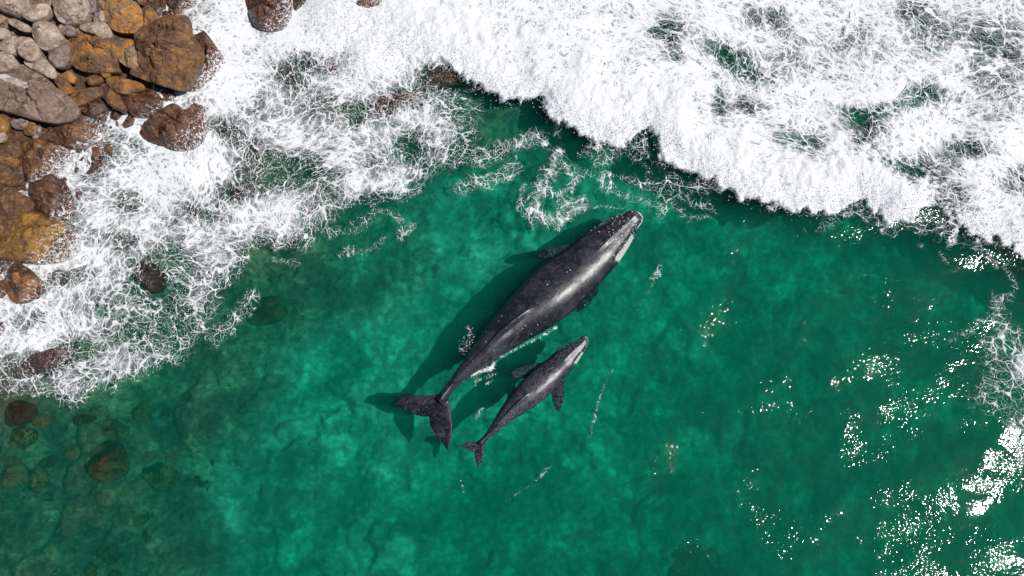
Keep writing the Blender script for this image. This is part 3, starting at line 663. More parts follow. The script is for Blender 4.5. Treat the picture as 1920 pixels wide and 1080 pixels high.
# outline, rim height above the sea, height/size, look, label, facets, foam wash with painted glints
ROCKS = [
 ('boulder', c1([(-60,-90),(120,-100),(175,0),(180,40),(150,75),(80,92),(30,70),(-40,45)]), 1.75,.38,'pale','pale tan boulder filling the extreme top left corner',5,0),
 ('stone', c1([(140,95),(215,30),(300,25),(320,60),(290,95),(205,133),(150,110)]), 1.65,.25,'pale','flat pale angular slab just right of the corner boulder',4,0),
 ('stone', c1([(50,125),(80,112),(195,170),(200,190),(160,200),(110,180),(60,150)]), 1.6,.3,'pale','long narrow pale stone lying diagonally below the corner boulder',3,0),
 ('stone', c1([(-50,165),(0,175),(55,185),(62,235),(30,248),(-50,240)]), 1.6,.35,'pale','small whitish stone on the left edge above the rounded pale boulder',4,0),
 ('boulder', c1([(205,190),(225,160),(285,130),(335,150),(400,230),(395,260),(340,300),(275,312),(230,270),(205,215)]), 1.5,.48,'pale','large pale blocky boulder, squarest of the dry stones',5,0),
 ('boulder', c1([(90,270),(130,235),(200,245),(245,290),(250,340),(225,380),(170,380),(120,345)]), 1.5,.45,'pale','rounded pale boulder lower left of the blocky one',4,0),
 ('stone', c1([(0,270),(60,230),(112,235),(92,270),(100,335),(60,345),(20,320),(-10,310)]), 1.45,.3,'pale','low pale stone tucked behind the rounded pale boulder',4,0),
 ('boulder', c1([(-50,330),(50,328),(115,395),(60,440),(-50,450)]), 1.4,.4,'pale','pale boulder on the left edge above the huge grey slab',4,0),
 ('boulder', c1([(340,-60),(520,-70),(555,20),(555,80),(540,125),(430,148),(375,130),(345,60)]), 1.5,.42,'pale','big pale smooth boulder on the top edge beside a dark crevice',5,0),
 ('stone', c1([(545,-30),(600,-30),(605,60),(570,85),(555,50)]), 1.35,.35,'grey','upright grey stone on the top edge right of the smooth boulder',4,0),
 ('stone', c1([(590,90),(615,70),(630,110),(610,145),(588,130)]), 1.25,.4,'grey','small grey pebble between the smooth boulder and orange boulder',4,0),
 ('stone', c1([(620,110),(645,50),(665,130),(640,138)]), 1.25,.4,'pale','pale triangular splinter leaning on the orange boulder',4,0),
 ('boulder', c1([(655,30),(700,-5),(800,-10),(870,25),(900,90),(890,170),(850,200),(740,195),(690,165),(660,110)]), 1.0,.46,'orange','round orange stained boulder near the top edge',5,0),
 ('boulder', c1([(895,60),(930,30),(985,80),(1020,130),(985,175),(930,200),(900,160)]), .85,.42,'ochre','ochre brown boulder between the orange boulder and the foam',5,.2),
 ('stone', c1([(820,-60),(910,-60),(925,25),(870,25)]), .9,.35,'ochre','small rusty stone on the top edge behind the orange boulder',4,0),
 ('stone', c1([(370,155),(420,150),(480,180),(482,215),(420,225),(380,200)]), 1.3,.3,'grey','small flat grey stone right of the blocky pale boulder',4,0),
 ('stone', c1([(500,165),(560,145),(650,135),(690,170),(710,230),(650,240),(590,210),(510,185)]), 1.2,.3,'pale','flat pale slab just below the smooth boulder',4,0),
 ('boulder', c1([(310,330),(345,280),(400,265),(440,290),(435,370),(400,415),(350,425),(310,380)]), 1.3,.42,'grey','egg shaped grey boulder beside the layered slab',3,0),
 ('slab', c1([(435,290),(480,205),(560,200),(690,240),(840,250),(845,290),(780,340),(720,400),(760,440),(600,450),(520,440),(440,390)]), .95,.26,'ochre','wide layered slab, brown on top with an orange underside',6,0),
 ('boulder', c1([(745,375),(850,285),(905,370),(860,435),(800,420)]), .95,.36,'tan','tan faceted block wedged between layered slab and dark boulder',4,0),
 ('boulder', c1([(850,240),(900,190),(1020,125),(1090,108),(1200,125),(1190,180),(1230,260),(1285,330),(1240,440),(1170,550),(1130,555),(1000,520),(880,480),(820,450),(890,380),(870,300)]), .95,.36,'brown','largest dark brown boulder with a lumpy top, beside the foam',7,.5),
 ('rock', c1([(1190,180),(1290,200),(1340,270),(1420,380),(1420,430),(1330,500),(1240,570),(1170,560),(1240,440),(1255,330)]), .12,.22,'red','low reddish rock awash on the seaward side of the largest boulder',4,1.1),
 ('slab', c1([(-120,440),(0,455),(130,405),(240,460),(400,590),(480,670),(485,710),(440,755),(340,770),(180,740),(60,700),(-120,650)]), 1.05,.34,'slab','huge smooth grey slab with a white streak, on the left edge',4,0),
 ('stone', c1([(145,385),(260,355),(310,390),(345,440),(350,500),(290,480),(180,420)]), 1.2,.25,'pale','pale flat rock resting above the huge grey slab',4,0),
 ('rock', c1([(340,450),(400,480),(470,570),(420,600),(350,530)]), .9,.32,'ochre','ochre rock at the upper right side of the huge slab',4,0),
 ('stone', c1([(390,470),(440,445),(480,480),(460,530),(420,510)]), .95,.4,'orange','small orange yellow lump below the egg shaped boulder',4,0),
 ('pebble', c1([(632,465),(660,455),(690,460),(700,480),(660,495)]), .75,.3,'yellow','tiny yellow pebble under the layered slab',2,0),
 ('stone', c1([(545,490),(600,470),(655,495),(640,530),(560,540)]), .7,.38,'brown','rounded brown stone beneath the layered slab',3,0),
 ('rock', c1([(420,600),(520,565),(640,550),(655,590),(490,675),(440,640)]), .6,.3,'ochre','brown gold rock between the huge slab and the dark wedge',5,0),
 ('rock', c1([(490,680),(620,610),(660,660),(680,710),(620,740),(540,715)]), .35,.34,'dark','dark wet block with a flat top at the tip of the huge slab',5,.35),
 ('rock', c1([(635,530),(720,540),(760,600),(810,700),(790,715),(700,670),(640,600)]), .5,.35,'brown','dark narrow wedge leaning against the wet round boulder',5,0),
 ('rock', c1([(660,500),(740,480),(900,530),(920,560),(760,600),(690,540)]), .7,.3,'ochre','rusty brown rock under the shadow of the largest boulder',5,0),
 ('boulder', c1([(760,600),(900,560),(960,570),(1020,620),(1015,690),(940,735),(850,735),(800,680)]), .35,.38,'dark','dark wet round boulder at the foam edge below the largest boulder',5,.45),
 ('boulder', c1([(890,830),(930,770),(1090,660),(1140,675),(1150,715),(1240,655),(1285,690),(1300,780),(1290,870),(1230,925),(1130,950),(1000,900),(920,870)]), .25,.36,'dark','heart shaped wet boulder split by a cleft, standing alone in foam',5,.75),
 ('boulder', c1([(300,870),(310,800),(460,735),(570,740),(670,790),(680,830),(600,900),(490,940),(380,910)]), .3,.3,'brown','brown boulder with a foam washed rim below the huge slab',4,.9),
 ('rock', c1([(990,560),(1060,555),(1170,575),(1130,640),(1060,640)]), .08,.28,'red','small reddish rock awash beneath the largest boulder',4,1.0),
 ('boulder', c1([(1040,-50),(1150,-70),(1250,-20),(1220,35),(1130,55),(1080,40)]), .25,.34,'brown','brown boulder cut by the top edge above the largest boulder',4,.7),
 ('boulder', c5([(150,-40),(360,-60),(375,60),(340,130),(280,145),(210,130),(180,80)]), .2,.36,'red','red brown boulder on the top edge alone in the foam',5,.8),
 ('rock', c5([(640,-60),(850,-60),(850,5),(760,38),(690,28)]), .15,.3,'brown','brown rock barely in view on the top edge, farthest right',4,.8),
 ('rock', c5([(380,-40),(440,-40),(470,30),(440,75),(390,60)]), -.05,.2,'maroon','dim low rock awash right of the red brown boulder',3,.8),
 ('stone', c1([(60,770),(130,750),(180,760),(160,815),(90,815)]), .75,.3,'grey','small grey stone under the lower edge of the huge slab',4,0),
 ('rock', c1([(-50,720),(0,725),(60,760),(50,830),(-50,850)]), .75,.35,'yellow','yellowish rock on the left edge under the huge slab',4,0),
 ('stone', c1([(160,765),(235,785),(222,860),(150,850)]), .65,.3,'ochre','ochre stone left of the brown boulder with a foam rim',4,0),
 ('stone', c1([(200,850),(240,790),(262,800),(235,870),(215,880)]), .62,.3,'pale','thin pale splinter beside the ochre stone',4,0),
 ('stone', c1([(-30,835),(20,830),(45,860),(10,900),(-30,900)]), .75,.3,'pale','whitish stone on the left edge above the cracked brown boulders',4,0),
 ('boulder', c2([(-60,100),(0,75),(55,60),(100,90),(125,150),(115,250),(130,330),(60,340),(-60,300)]), .45,.46,'brown','dark brown boulder on the left edge, left of a black crack',5,.2),
 ('boulder', c2([(103,85),(160,65),(260,100),(340,130),(390,180),(380,260),(320,300),(220,310),(155,330),(135,250),(125,150)]), .3,.46,'brown','brown boulder right of the black crack, its seaward half foam and glint speckled',5,1.0),
 ('boulder', c2([(165,380),(170,320),(220,290),(290,288),(350,330),(385,400),(412,470),(380,525),(300,530),(230,495),(180,440)]), .25,.44,'dark','dark speckled round boulder just above the yellow one',4,.6),
 ('slab', c2([(-60,340),(0,350),(60,370),(140,400),(180,440),(160,475),(110,500),(30,590),(-60,640)]), .8,.26,'brown','flat brown slab overlapping the yellow boulder on the left edge',5,0),
 ('boulder', c2([(-70,700),(0,640),(30,590),(100,510),(160,478),(260,510),(340,540),(400,610),(425,680),(390,725),(300,760),(180,765),(80,750),(-40,740)]), .3,.38,'yellow','big golden yellow boulder with a foam and glint speckled right side',3,.85),
 ('boulder', c2([(25,880),(60,790),(85,765),(160,800),(225,860),(255,900),(220,950),(140,985),(70,985)]), .15,.46,'ochre','pyramid shaped golden brown rock standing in foam below the yellow boulder',5,.5),
 ('rock', c2([(-40,690),(10,690),(60,750),(60,790),(20,860),(-40,860)]), .1,.3,'red','wet red rock on the left edge behind the pyramid shaped rock',4,.9),
 ('rock', c2([(-40,890),(15,885),(35,920),(20,960),(-40,960)]), .12,.3,'ochre','small ochre rock on the left edge beside the pyramid shaped rock',4,.5),
 ('rock', c2([(455,270),(510,200),(570,150),(640,125),(650,160),(605,230),(545,300),(480,300)]), -.1,.18,'maroon','long maroon rock just under lacy foam below the heart shaped boulder',3,.6),
 ('rock', c2([(410,370),(430,350),(460,400),(455,430),(425,440)]), .05,.3,'red','little rust red rock poking out right of the round speckled boulder',3,.7),
 ('rock', c2([(280,840),(340,800),(430,785),(450,830),(380,875),(300,880)]), -.12,.2,'maroon','flat maroon rock awash right of the pyramid shaped rock',3,.5),
 ('rock', c2([(720,820),(760,770),(830,750),(880,800),(890,900),(840,930),(780,880)]), -.25,.2,'maroon','maroon rock under the lower lace of foam at the edge of green water',3,.3),
 ('rock', c2([(540,400),(590,385),(610,430),(560,450)]), -.12,.2,'maroon','small dim rock in foam right of the golden yellow boulder',3,.4),
 ('rock', c2([(620,650),(680,625),(700,670),(650,690)]), -.12,.22,'maroon','tiny dark rock showing through foam near the golden yellow boulder',3,.4),
 ('rock', c2([(715,470),(760,430),(800,470),(770,510)]), -.18,.2,'maroon','small dark rock veiled by dense foam lace in mid shore wash',3,.4),
 ('rock', c7([(-60,60),(0,60),(28,90),(25,160),(-60,170)]), .02,.25,'red','wet red rock on the left edge at the foam margin',4,1.),
 ('rock', c7([(75,240),(180,200),(265,178),(290,200),(230,260),(100,320),(70,300)]), -.05,.2,'maroon','broad reddish brown rock under foam at the lower left shore',3,.4),
 ('rock', c5([(490,290),(600,260),(680,228),(705,280),(660,340),(590,370),(510,340)]), -.12,.17,'red','red brown rock awash in the foam above the green inlet, left one',3,.9),
 ('rock', c5([(745,510),(800,460),(900,450),(1000,430),(1025,460),(960,520),(880,555),(780,545)]), -.12,.15,'red','long red brown rock awash just above the green inlet, lower one',3,.8),
 ('rock', c5([(1030,345),(1120,320),(1215,370),(1205,400),(1100,415),(1045,395)]), -.2,.2,'deep','dark rock half buried by the surf front above the green inlet',3,.1),
 ('rock', c5([(670,370),(720,345),(780,360),(760,410),(690,405)]), -.1,.2,'maroon','small maroon rock beside the red brown rock in the foam',3,.6),
 ('rock', c5([(15,640),(60,605),(110,635),(100,670),(40,685)]), -.12,.2,'maroon','maroon rock seen through a foam hole right of the heart shaped boulder',3,.5),
 ('rock', c5([(85,930),(150,885),(215,905),(185,950),(100,965)]), -.2,.2,'maroon','brown rock in a dark foam gap at the middle of the shore wash',3,.3),
 ('rock', c5([(325,370),(370,340),(405,370),(380,405),(335,400)]), -.2,.2,'maroon','greyish rock under foam below the red brown boulder',3,.3),
 # drowned rocks, lower left
 ('boulder', c8([(475,430),(520,375),(600,325),(660,330),(700,390),(712,460),(690,520),(600,548),(530,530),(490,490)]), -.85,.5,'sub','round golden brown boulder drowned in clear water, lower left',3,0),
 ('boulder', c8([(625,680),(650,590),(700,562),(780,570),(810,620),(790,680),(710,720),(650,705)]), -1.7,.42,'sub','drowned greenish brown boulder lower right of the round golden one',4,0),
 ('boulder', c8([(870,760),(900,700),(960,655),(1030,660),(1050,700),(1000,750),(930,800)]), -2.3,.42,'sub','drowned dim brown boulder nearest the open green water',3,0),
 ('boulder', c8([(320,850),(340,760),(390,690),(460,665),(530,700),(530,770),(480,820),(390,850)]), -1.5,.4,'subgreen','pale olive drowned boulder below the round golden one',3,0),
 ('boulder', c8([(425,1100),(440,1010),(490,965),(560,970),(610,1040),(620,1110)]), -1.6,.48,'sub','drowned dark brown boulder cut by the bottom edge',3,0),
 ('boulder', c8([(490,620),(530,560),(590,550),(640,590),(625,660),(560,695),(500,680)]), -1.9,.36,'subgreen','smooth grey green drowned boulder touching the round golden one',2,0),
 ('rock', c8([(345,560),(370,515),(440,500),(490,530),(490,590),(420,600),(365,590)]), -1.4,.36,'sub','drowned mottled rock left of the smooth grey green boulder',4,0),
 ('rock', c8([(215,455),(250,415),(310,400),(335,425),(290,460),(240,475)]), -1.1,.3,'deep','small black drowned rock in the pale shallows, lower left',3,0),
 ('boulder', c8([(90,640),(110,575),(180,560),(215,620),(190,690),(120,700)]), -1.5,.4,'subgreen','drowned grey green boulder near the left edge',3,0),
 ('boulder', c8([(200,600),(260,570),(330,600),(335,670),(280,700),(215,680)]), -1.5,.35,'deep','blackish drowned boulder right of the left grey green one',4,0),
 ('boulder', c8([(170,800),(190,710),(260,690),(320,740),(310,830),(220,850)]), -1.7,.35,'deep','wide black drowned boulder left of the pale olive one',4,0),
 ('rock', c8([(20,840),(40,780),(110,760),(130,820),(80,870)]), -1.4,.36,'sub','brownish drowned rock close to the left edge, lower down',4,0),
 ('boulder', c8([(340,950),(360,880),(430,860),(480,900),(460,960),(390,990)]), -1.8,.35,'deep','black drowned boulder between pale olive and bottom edge boulders',4,0),
 ('boulder', c8([(40,340),(60,270),(130,230),(200,260),(190,320),(120,370)]), -.8,.3,'subgreen','wide olive drowned boulder just below the foam by the left edge',3,0),
 ('rock', c8([(30,240),(40,120),(110,90),(200,120),(190,190),(110,230)]), -.45,.25,'maroon','rusty drowned rock right at the lower foam edge, left side',3,.1),
 ('rock', c8([(400,200),(440,175),(540,160),(580,180),(520,220),(440,245)]), -1.0,.3,'maroon','dark reddish drowned rock under the tip of the foam',3,0),
 ('rock', c8([(690,230),(720,190),(760,190),(770,230),(730,260)]), -1.7,.4,'sub','small round drowned rock above right of the round golden one',3,0),
 ('rock', c8([(695,325),(720,300),(745,310),(740,345),(710,350)]), -1.8,.4,'deep','tiny black drowned rock right of the round golden boulder',3,0),
 ('boulder', c8([(830,330),(840,270),(900,230),(970,250),(975,310),(900,360)]), -2.4,.35,'sub','dim drowned rock at the edge of the deep green, upper one',4,0),
 ('boulder', c8([(970,300),(975,235),(1040,200),(1060,240),(1010,290)]), -2.5,.35,'sub','faint drowned rock beside the dim upper one',4,0),
 ('rock', c8([(730,570),(720,530),(755,480),(775,520),(770,565)]), -2.0,.35,'deep','narrow black drowned rock above the greenish brown boulder',4,0),
 ('rock', c8([(680,1010),(690,930),(750,900),(830,930),(840,1010),(760,1050)]), -2.8,.3,'deep','wide dark drowned rock near the bottom, right of the brown boulder',4,0),
 ('boulder', c8([(1340,800),(1350,740),(1400,715),(1470,730),(1500,770),(1440,790),(1400,830)]), -2.9,.3,'deep','isolated ragged black rock on the green bottom, lower left centre',5,0),
 ('boulder', [(1255,1060),(1270,1030),(1310,1020),(1350,1035),(1350,1090),(1260,1095)], -4.5,.25,'subgreen','dark drowned rock cut by the bottom edge right of centre',3,0),
 ('rock', [(455,585),(480,560),(520,555),(545,580),(520,605),(475,610)], -1.5,.3,'sub','brown drowned patch of rock right of the lower foam, larger',4,0),
 ('rock', [(490,500),(530,490),(560,510),(540,535),(500,530)], -1.6,.28,'subgreen','yellow green drowned rock just below the foam curl',3,0),
 ('rock', [(585,560),(620,545),(650,560),(630,590),(595,590)], -2.4,.3,'sub','dim brown drowned rock farthest right of the shallows',4,0),
]
CLEFT = c1([(1190,700),(1120,760),(1050,790),(1020,840)])
STREAK = c1([(0,475),(80,510),(160,540)])
rr_ = random.Random(3)
for k, (nm, poly, zr, hh, look, label, fac, fo) in enumerate(ROCKS):
    grp = None
    if zr > .2: grp = 'dry and half wet rocks heaped on the shore'
    elif zr > -.4: grp = 'low rocks awash in the shore foam'
    else: grp = 'drowned rocks seen through clear water'
    rock(poly, zr, hh, look, 100+k, label, grp, nm, fac, foam_glint=fo, cleft=CLEFT if 'heart' in label else None, streak=STREAK if 'huge smooth grey' in label else None, res=1.25 if zr > -.3 else .8)

# loose cobbles filling the gaps of the beach
BEACH = [(-40,-40),(340,-40),(350,60),(350,160),(290,215),(225,235),(200,290),(130,330),(100,420),(40,500),(-40,600)]
REF = [(k, np.array(r[1]).mean(0)) for k, r in enumerate(ROCKS)]
SHORT = {'extreme top left':'the top left corner boulder','flat pale angular':'the flat pale angular slab','blocky boulder, squarest':'the blocky pale boulder','rounded pale boulder lower':'the rounded pale boulder',
 'big pale smooth':'the big smooth pale boulder','round orange stained':'the round orange boulder','ochre brown boulder between':'the ochre brown boulder','egg shaped':'the egg shaped grey boulder','wide layered':'the layered slab',
 'largest dark brown':'the largest dark brown boulder','huge smooth grey':'the huge grey slab','dark wet round boulder':'the dark wet round boulder','heart shaped wet':'the heart shaped boulder','with a foam washed rim':'the foam rimmed brown boulder',
 'left of a black crack':'the left cracked boulder','right of the black crack':'the right cracked boulder','dark speckled round':'the speckled round boulder','flat brown slab':'the flat brown slab','golden yellow boulder with':'the golden yellow boulder',
 'pyramid shaped golden':'the pyramid shaped rock','edge above the huge grey':'the edge boulder above the grey slab','tan faceted':'the tan faceted block','brown gold rock':'the brown gold rock',
 'round golden brown boulder drowned':'the round golden drowned boulder','lower right of the round golden':'the greenish drowned boulder','nearest the open':'the dim drowned boulder','pale olive drowned':'the pale olive drowned boulder',
 'cut by the bottom edge':'the bottom edge drowned boulder','wide olive drowned':'the wide olive drowned boulder','wide black drowned':'the wide black drowned boulder','dim drowned rock at the edge':'the dim drowned rock by deep green',
 'isolated ragged':'the ragged black rock','near the left edge':'the grey green drowned boulder'}
REFS = [(next((v for q, v in SHORT.items() if q in ROCKS[k][5]), None), c) for k, c in REF]
REFS = [(a, c) for a, c in REFS if a]
def where(x, y):
    a, c = min(REFS, key=lambda t: math.hypot(t[1][0]-x, t[1][1]-y))
    dx, dy = x-c[0], y-c[1]; an = math.degrees(math.atan2(-dy, dx)) % 360
    d_ = math.hypot(dx, dy); w = ('just ' if d_ < 62 else 'well ' if d_ > 100 else '')+['right of', 'upper right of', 'above', 'upper left of', 'left of', 'lower left of', 'below', 'lower right of'][int((an+22.5)//45) % 8]
    return w+' '+a
SEEN = set()
def unused(sz, looks, mid, w, rnd):
    l0 = rnd.choice(looks)
    for l in [l0]+sorted(set(looks)):
        t = sz+' '+CW.get(l, 'dark')+mid+w
        if t not in SEEN: break
    SEEN.add(t); return l, t
def blobby(x, y, r, rnd):
    n = rnd.randint(6, 9); a0 = rnd.uniform(0, 6.28); el = rnd.uniform(.6, 1); ea = rnd.uniform(0, 3.14); pl = []
    for i in range(n):
        a = a0+i*6.283/n+rnd.uniform(-.2, .2); q = r*rnd.uniform(.82, 1.15); u_, v_ = q*math.cos(a), q*math.sin(a)*el
        pl.append((x+u_*math.cos(ea)-v_*math.sin(ea), y+u_*math.sin(ea)+v_*math.cos(ea)))
    return pl
big = [np.array(r[1]) for r in ROCKS if r[2] > .2]
placed = []; tries = 0
while len(placed) < 212 and tries < 12000:
    tries += 1
    x, y = rr_.uniform(-30, 340), rr_.uniform(-30, 600); r = rr_.choice([17, 14, 11, 9] if tries < 2500 else [4, 5, 6, 8, 10])
    if polydist(np.array([x]), np.array([y]), BEACH)[0] < 0: continue
    if any(polydist(np.array([x]), np.array([y]), b)[0] > -r*.35 for b in big): continue
    if any(math.hypot(x-a, y-b) < (r+c)*.82 for a, b, c in placed): continue
    placed.append((x, y, r))
CW = {'pale':'pale','grey':'grey','tan':'tan','ochre':'ochre','brown':'brown','orange':'rusty orange','sub':'brown','subgreen':'olive','deep':'blackish'}
for k, (x, y, r) in enumerate(placed):
    w = at(x, y, 1.0); gz = float(bed_smooth(np.array([w[0]]), np.array([w[1]]))[0])
    dry = x+y*1.2 < 250
    sz = 'tiny' if r < 7 else 'small' if r < 12 else 'larger'
    look, lab = unused(sz, ['pale']*5+['grey']*3+['tan']*3 if dry else ['tan', 'ochre', 'brown', 'orange', 'brown', 'dark'], ' stone lying ', where(x, y), rr_)
    rock(blobby(x, y, r, rr_), max(gz, -.1)+.12, .42, look, 900+k, lab,
         'pale cobbles of the upper beach' if dry else 'brown cobbles between the shore boulders', 'cobble', 3, cat='cobble', res=1.6, skirt=.5)
DROWN = [(-30,750),(110,790),(230,760),(330,730),(420,700),(480,730),(400,850),(380,960),(330,1000),(260,1090),(-30,1090)]
rd = random.Random(11); pd = []; tries = 0
while len(pd) < 26 and tries < 4000:
    tries += 1
    x, y = rd.uniform(-20, 480), rd.uniform(700, 1090); r = rd.choice([34, 28, 22, 18] if tries < 300 else [6, 8, 10, 14, 18])
    if polydist(np.array([x]), np.array([y]), DROWN)[0] < 0: continue
    if any(polydist(np.array([x]), np.array([y]), np.array(b[1]))[0] > -r*.5 for b in ROCKS if b[2] < -.4): continue
    if any(math.hypot(x-a, y-b) < (r+c)*.8 for a, b, c in pd): continue
    pd.append((x, y, r))
for k, (x, y, r) in enumerate(pd):
    w = at(x, y, -1.5); gz = float(bed_smooth(np.array([w[0]]), np.array([w[1]]))[0])
    sz = 'small' if r < 12 else 'mid sized' if r < 24 else 'large'
    look, lab = unused(sz, ['sub', 'subgreen', 'deep', 'subgreen', 'tan'], ' drowned stone ', where(x, y), rd)
    rock(blobby(x, y, r, rd), gz+.04, .32, look, 1500+k, lab, 'drowned stones of the shallows', 'stone', 3, cat='stone', res=.8, skirt=.5)

# ------------------------------------------------------------------ whales
def resample(pts, n):
    P = np.asarray(pts, float); d = np.r_[0, np.cumsum(np.linalg.norm(np.diff(P, axis=0), axis=1))]
    # smooth chord-length Catmull-like interpolation
    t = np.linspace(0, d[-1], n)
    return np.stack([np.interp(t, d, P[:, i]) for i in range(P.shape[1])], -1)
def build_whale(name, L, R, tipA, tipB, flippers, flukes, mat, label, zax, hb, hd, tag):
    A = at(*tipA)[:2]; B = at(*tipB)[:2]; ax = (B-A)/np.linalg.norm(B-A); nrm = np.array([-ax[1], ax[0]]); Ln = np.linalg.norm(B-A)
    def loc(p): q = at(*p)[:2]-A; return np.array([q@ax, q@nrm])
    lp = np.array([loc(p) for p in L]); rp = np.array([loc(p) for p in R])
    lp = lp[np.argsort(lp[:, 0])]; rp = rp[np.argsort(rp[:, 0])]
    s = np.r_[np.linspace(0, .97, 64), .98, .988, .994, .998, 1.0]*Ln
    tl = np.interp(s, lp[:, 0], lp[:, 1]); tr = np.interp(s, rp[:, 0], rp[:, 1])
    ker = np.array([1, 2, 3, 2, 1])/9.; sm = lambda a: np.r_[a[:2], np.convolve(a, ker, 'valid'), a[-2:]]
    tl[:62] = sm(sm(tl))[:62]; tr[:62] = sm(sm(tr))[:62]
    ctr = (tl+tr)/2; w = np.abs(tl-tr)/2; w[-1] = .01
    f = s/Ln; wm = w.max()
    tipr = np.sqrt(np.clip(1-((f-.955)/.0455)**2, 0.001, 1)); ef = np.where(f > .955, tipr, 1)
    w = np.where(f > .955, np.maximum(w[np.argmin(abs(f-.955))]*ef, .01), w)
    ht = w*np.interp(f, [0, .15, .35, .6, .78, .9, 1], [1.3, 1.25, .95, .78, .70, .62, .75])
    hbot = w*np.interp(f, [0, .2, .5, .8, 1], [1.2, 1.2, .95, .9, .8])
    za = np.interp(f, [0, .12, .4, .7, .9, 1], zax)
    nph = 96; ph = np.linspace(0, 2*np.pi, nph, endpoint=False)
    verts = []
    for i in range(len(s)):
        u = np.cos(ph); v = np.sin(ph)
        u = np.sign(u)*np.abs(u)**.92
        z = np.where(v > 0, ht[i]*np.abs(v)**np.interp(f[i], [0, .3, .5, 1], [1.25, 1.35, .95, .85]), -hbot[i]*np.abs(v)**.9)
        hm = sstep(.74, .84, f[i])
        if hm > 0:
            rw = np.interp(f[i], [.76, .84, .93, 1.0], [.98, .74, .78, .80]); au = np.abs(u)
            top = ht[i]*(.62+.38*np.sqrt(np.clip(1-(au/rw)**2, 0, 1)))+ht[i]*.10*np.exp(-(u/.10)**2)
            top = top-ht[i]*.42*np.exp(-((au-rw)/.055)**2)
            lip = ht[i]*.40*np.clip(1-((au-rw-.06)/(1.02-rw))**2, 0, 1)**.5
            prof = np.where(au < rw, top, lip)
            z = np.where(v > 0, z*(1-hm)+prof*hm*np.abs(v)**.25, z)
        # dorsal crest
        cr = np.interp(f[i], [.04, .14, .26, .36, .40, .46], [.3, .55, .62, .85, .35, 0])*w[i]*.42
        z = z+np.where(v > 0, cr*np.exp(-(u/.10)**2), 0)
        verts.append(np.stack([np.full(nph, s[i]), ctr[i]+u*w[i], za[i]+z], -1))
    V = np.vstack(verts); n = len(s); q = []
    i = np.arange(nph)
    for k in range(n-1): q.append(np.stack([k*nph+i, k*nph+(i+1) % nph, (k+1)*nph+(i+1) % nph, (k+1)*nph+i], -1))
    c0 = len(V); V = np.vstack([V, [[s[0], ctr[0], za[0]], [s[-1], ctr[-1], za[-1]]]])
    t1 = np.stack([(i+1) % nph, i, np.full(nph, c0)], -1); t2 = np.stack([(n-1)*nph+i, (n-1)*nph+(i+1) % nph, np.full(nph, c0+1)], -1)
    VV = [V]; QQ = [np.vstack(q)]; TT = [t1, t2]; off = len(V)
    def blade(lead, trail, z0, z1, th):
        nonlocal off
        m = 26; a = resample([loc(p) for p in lead], m); b = resample([loc(p) for p in trail], m)
        zz = np.linspace(z0, z1, m); k = 20; p = np.linspace(0, 2*np.pi, k, endpoint=False); vs = []
        for j in range(m):
            mid = (a[j]+b[j])/2; h = (a[j]-b[j])/2; ch = np.linalg.norm(h)
            t = th*(.25+.75*(1-j/(m-1)))*min(1, ch/.12+.3)
            cx = np.cos(p); prof = np.sin(p)*(1-.35*(1-cx)*.5)
            vs.append(np.column_stack([mid[None, :]+h[None, :]*cx[:, None], zz[j]+prof*t]))
        v = np.vstack(vs); i = np.arange(k); qq = []
        for j in range(m-1): qq.append(np.stack([j*k+i, j*k+(i+1) % k, (j+1)*k+(i+1) % k, (j+1)*k+i], -1))
        vc = len(v); v = np.vstack([v, v[:k].mean(0)[None], v[(m-1)*k:m*k].mean(0)[None]])
        ta = np.stack([(i+1) % k, i, np.full(k, vc)], -1); tb = np.stack([(m-1)*k+i, (m-1)*k+(i+1) % k, np.full(k, vc+1)], -1)
        VV.append(v); QQ.append(np.vstack(qq)+off); TT.append(ta+off); TT.append(tb+off); off += len(v)
    for g in flippers+flukes: blade(*g)
    raw = newmesh(name+'_raw', np.vstack(VV), [np.vstack(QQ), np.vstack(TT)], mat)
    tmp = bpy.data.objects.new('tmp', raw); COL.objects.link(tmp)
    md = tmp.modifiers.new('r', 'REMESH'); md.mode = 'VOXEL'; md.voxel_size = .034*tag; md.use_smooth_shade = True
    ms = tmp.modifiers.new('s', 'SMOOTH'); ms.factor = .5; ms.iterations = 3
    dg = bpy.context.evaluated_depsgraph_get(); me = bpy.data.meshes.new_from_object(tmp.evaluated_get(dg))
    bpy.data.objects.remove(tmp); bpy.data.meshes.remove(raw); me.name = name
    me.materials.clear(); me.materials.append(mat)
    nv = len(me.vertices); co = np.zeros(nv*3, np.float32); me.vertices.foreach_get('co', co); co = co.reshape(-1, 3).astype(float)
    fs = co[:, 0]/Ln; cc = np.interp(co[:, 0], s, ctr); ww = np.interp(co[:, 0], s, w); u = (co[:, 1]-cc)/np.maximum(ww, .02)
    # skin folds and lumps
    co[:, 2] += (fbm3(co[:, 0]*1.3/tag, co[:, 1]*2.2/tag, co[:, 2]*2/tag, 4, 3)-.5)*.035*tag*sstep(.02, .2, fs)
    me.vertices.foreach_set('co', co.astype(np.float32).ravel()); me.update()
    au = np.abs(u)
    pale = .80*sstep(.70, .78, -u)*sstep(.78, .83, fs)*sstep(.99, .95, fs)*sstep(1.15, 1.0, -u)*(1-.65*sstep(.90, .93, fs))
    pale = np.maximum(pale, .62*sstep(.84, .93, au)*sstep(.90, .96, fs))
    pale = np.maximum(pale, .75*sstep(.982, .995, fs))
    pale = np.maximum(pale, .42*sstep(.80, .9, u)*sstep(.82, .86, fs))
    pale *= sstep(-.6*hd, -.1*hd, co[:, 2])
    sp = .10+.5*sstep(.76, .86, fs)+.22*sstep(.5, .2, fs)*sstep(.3, .8, au)-.25*sstep(0.02, -.02, fs)
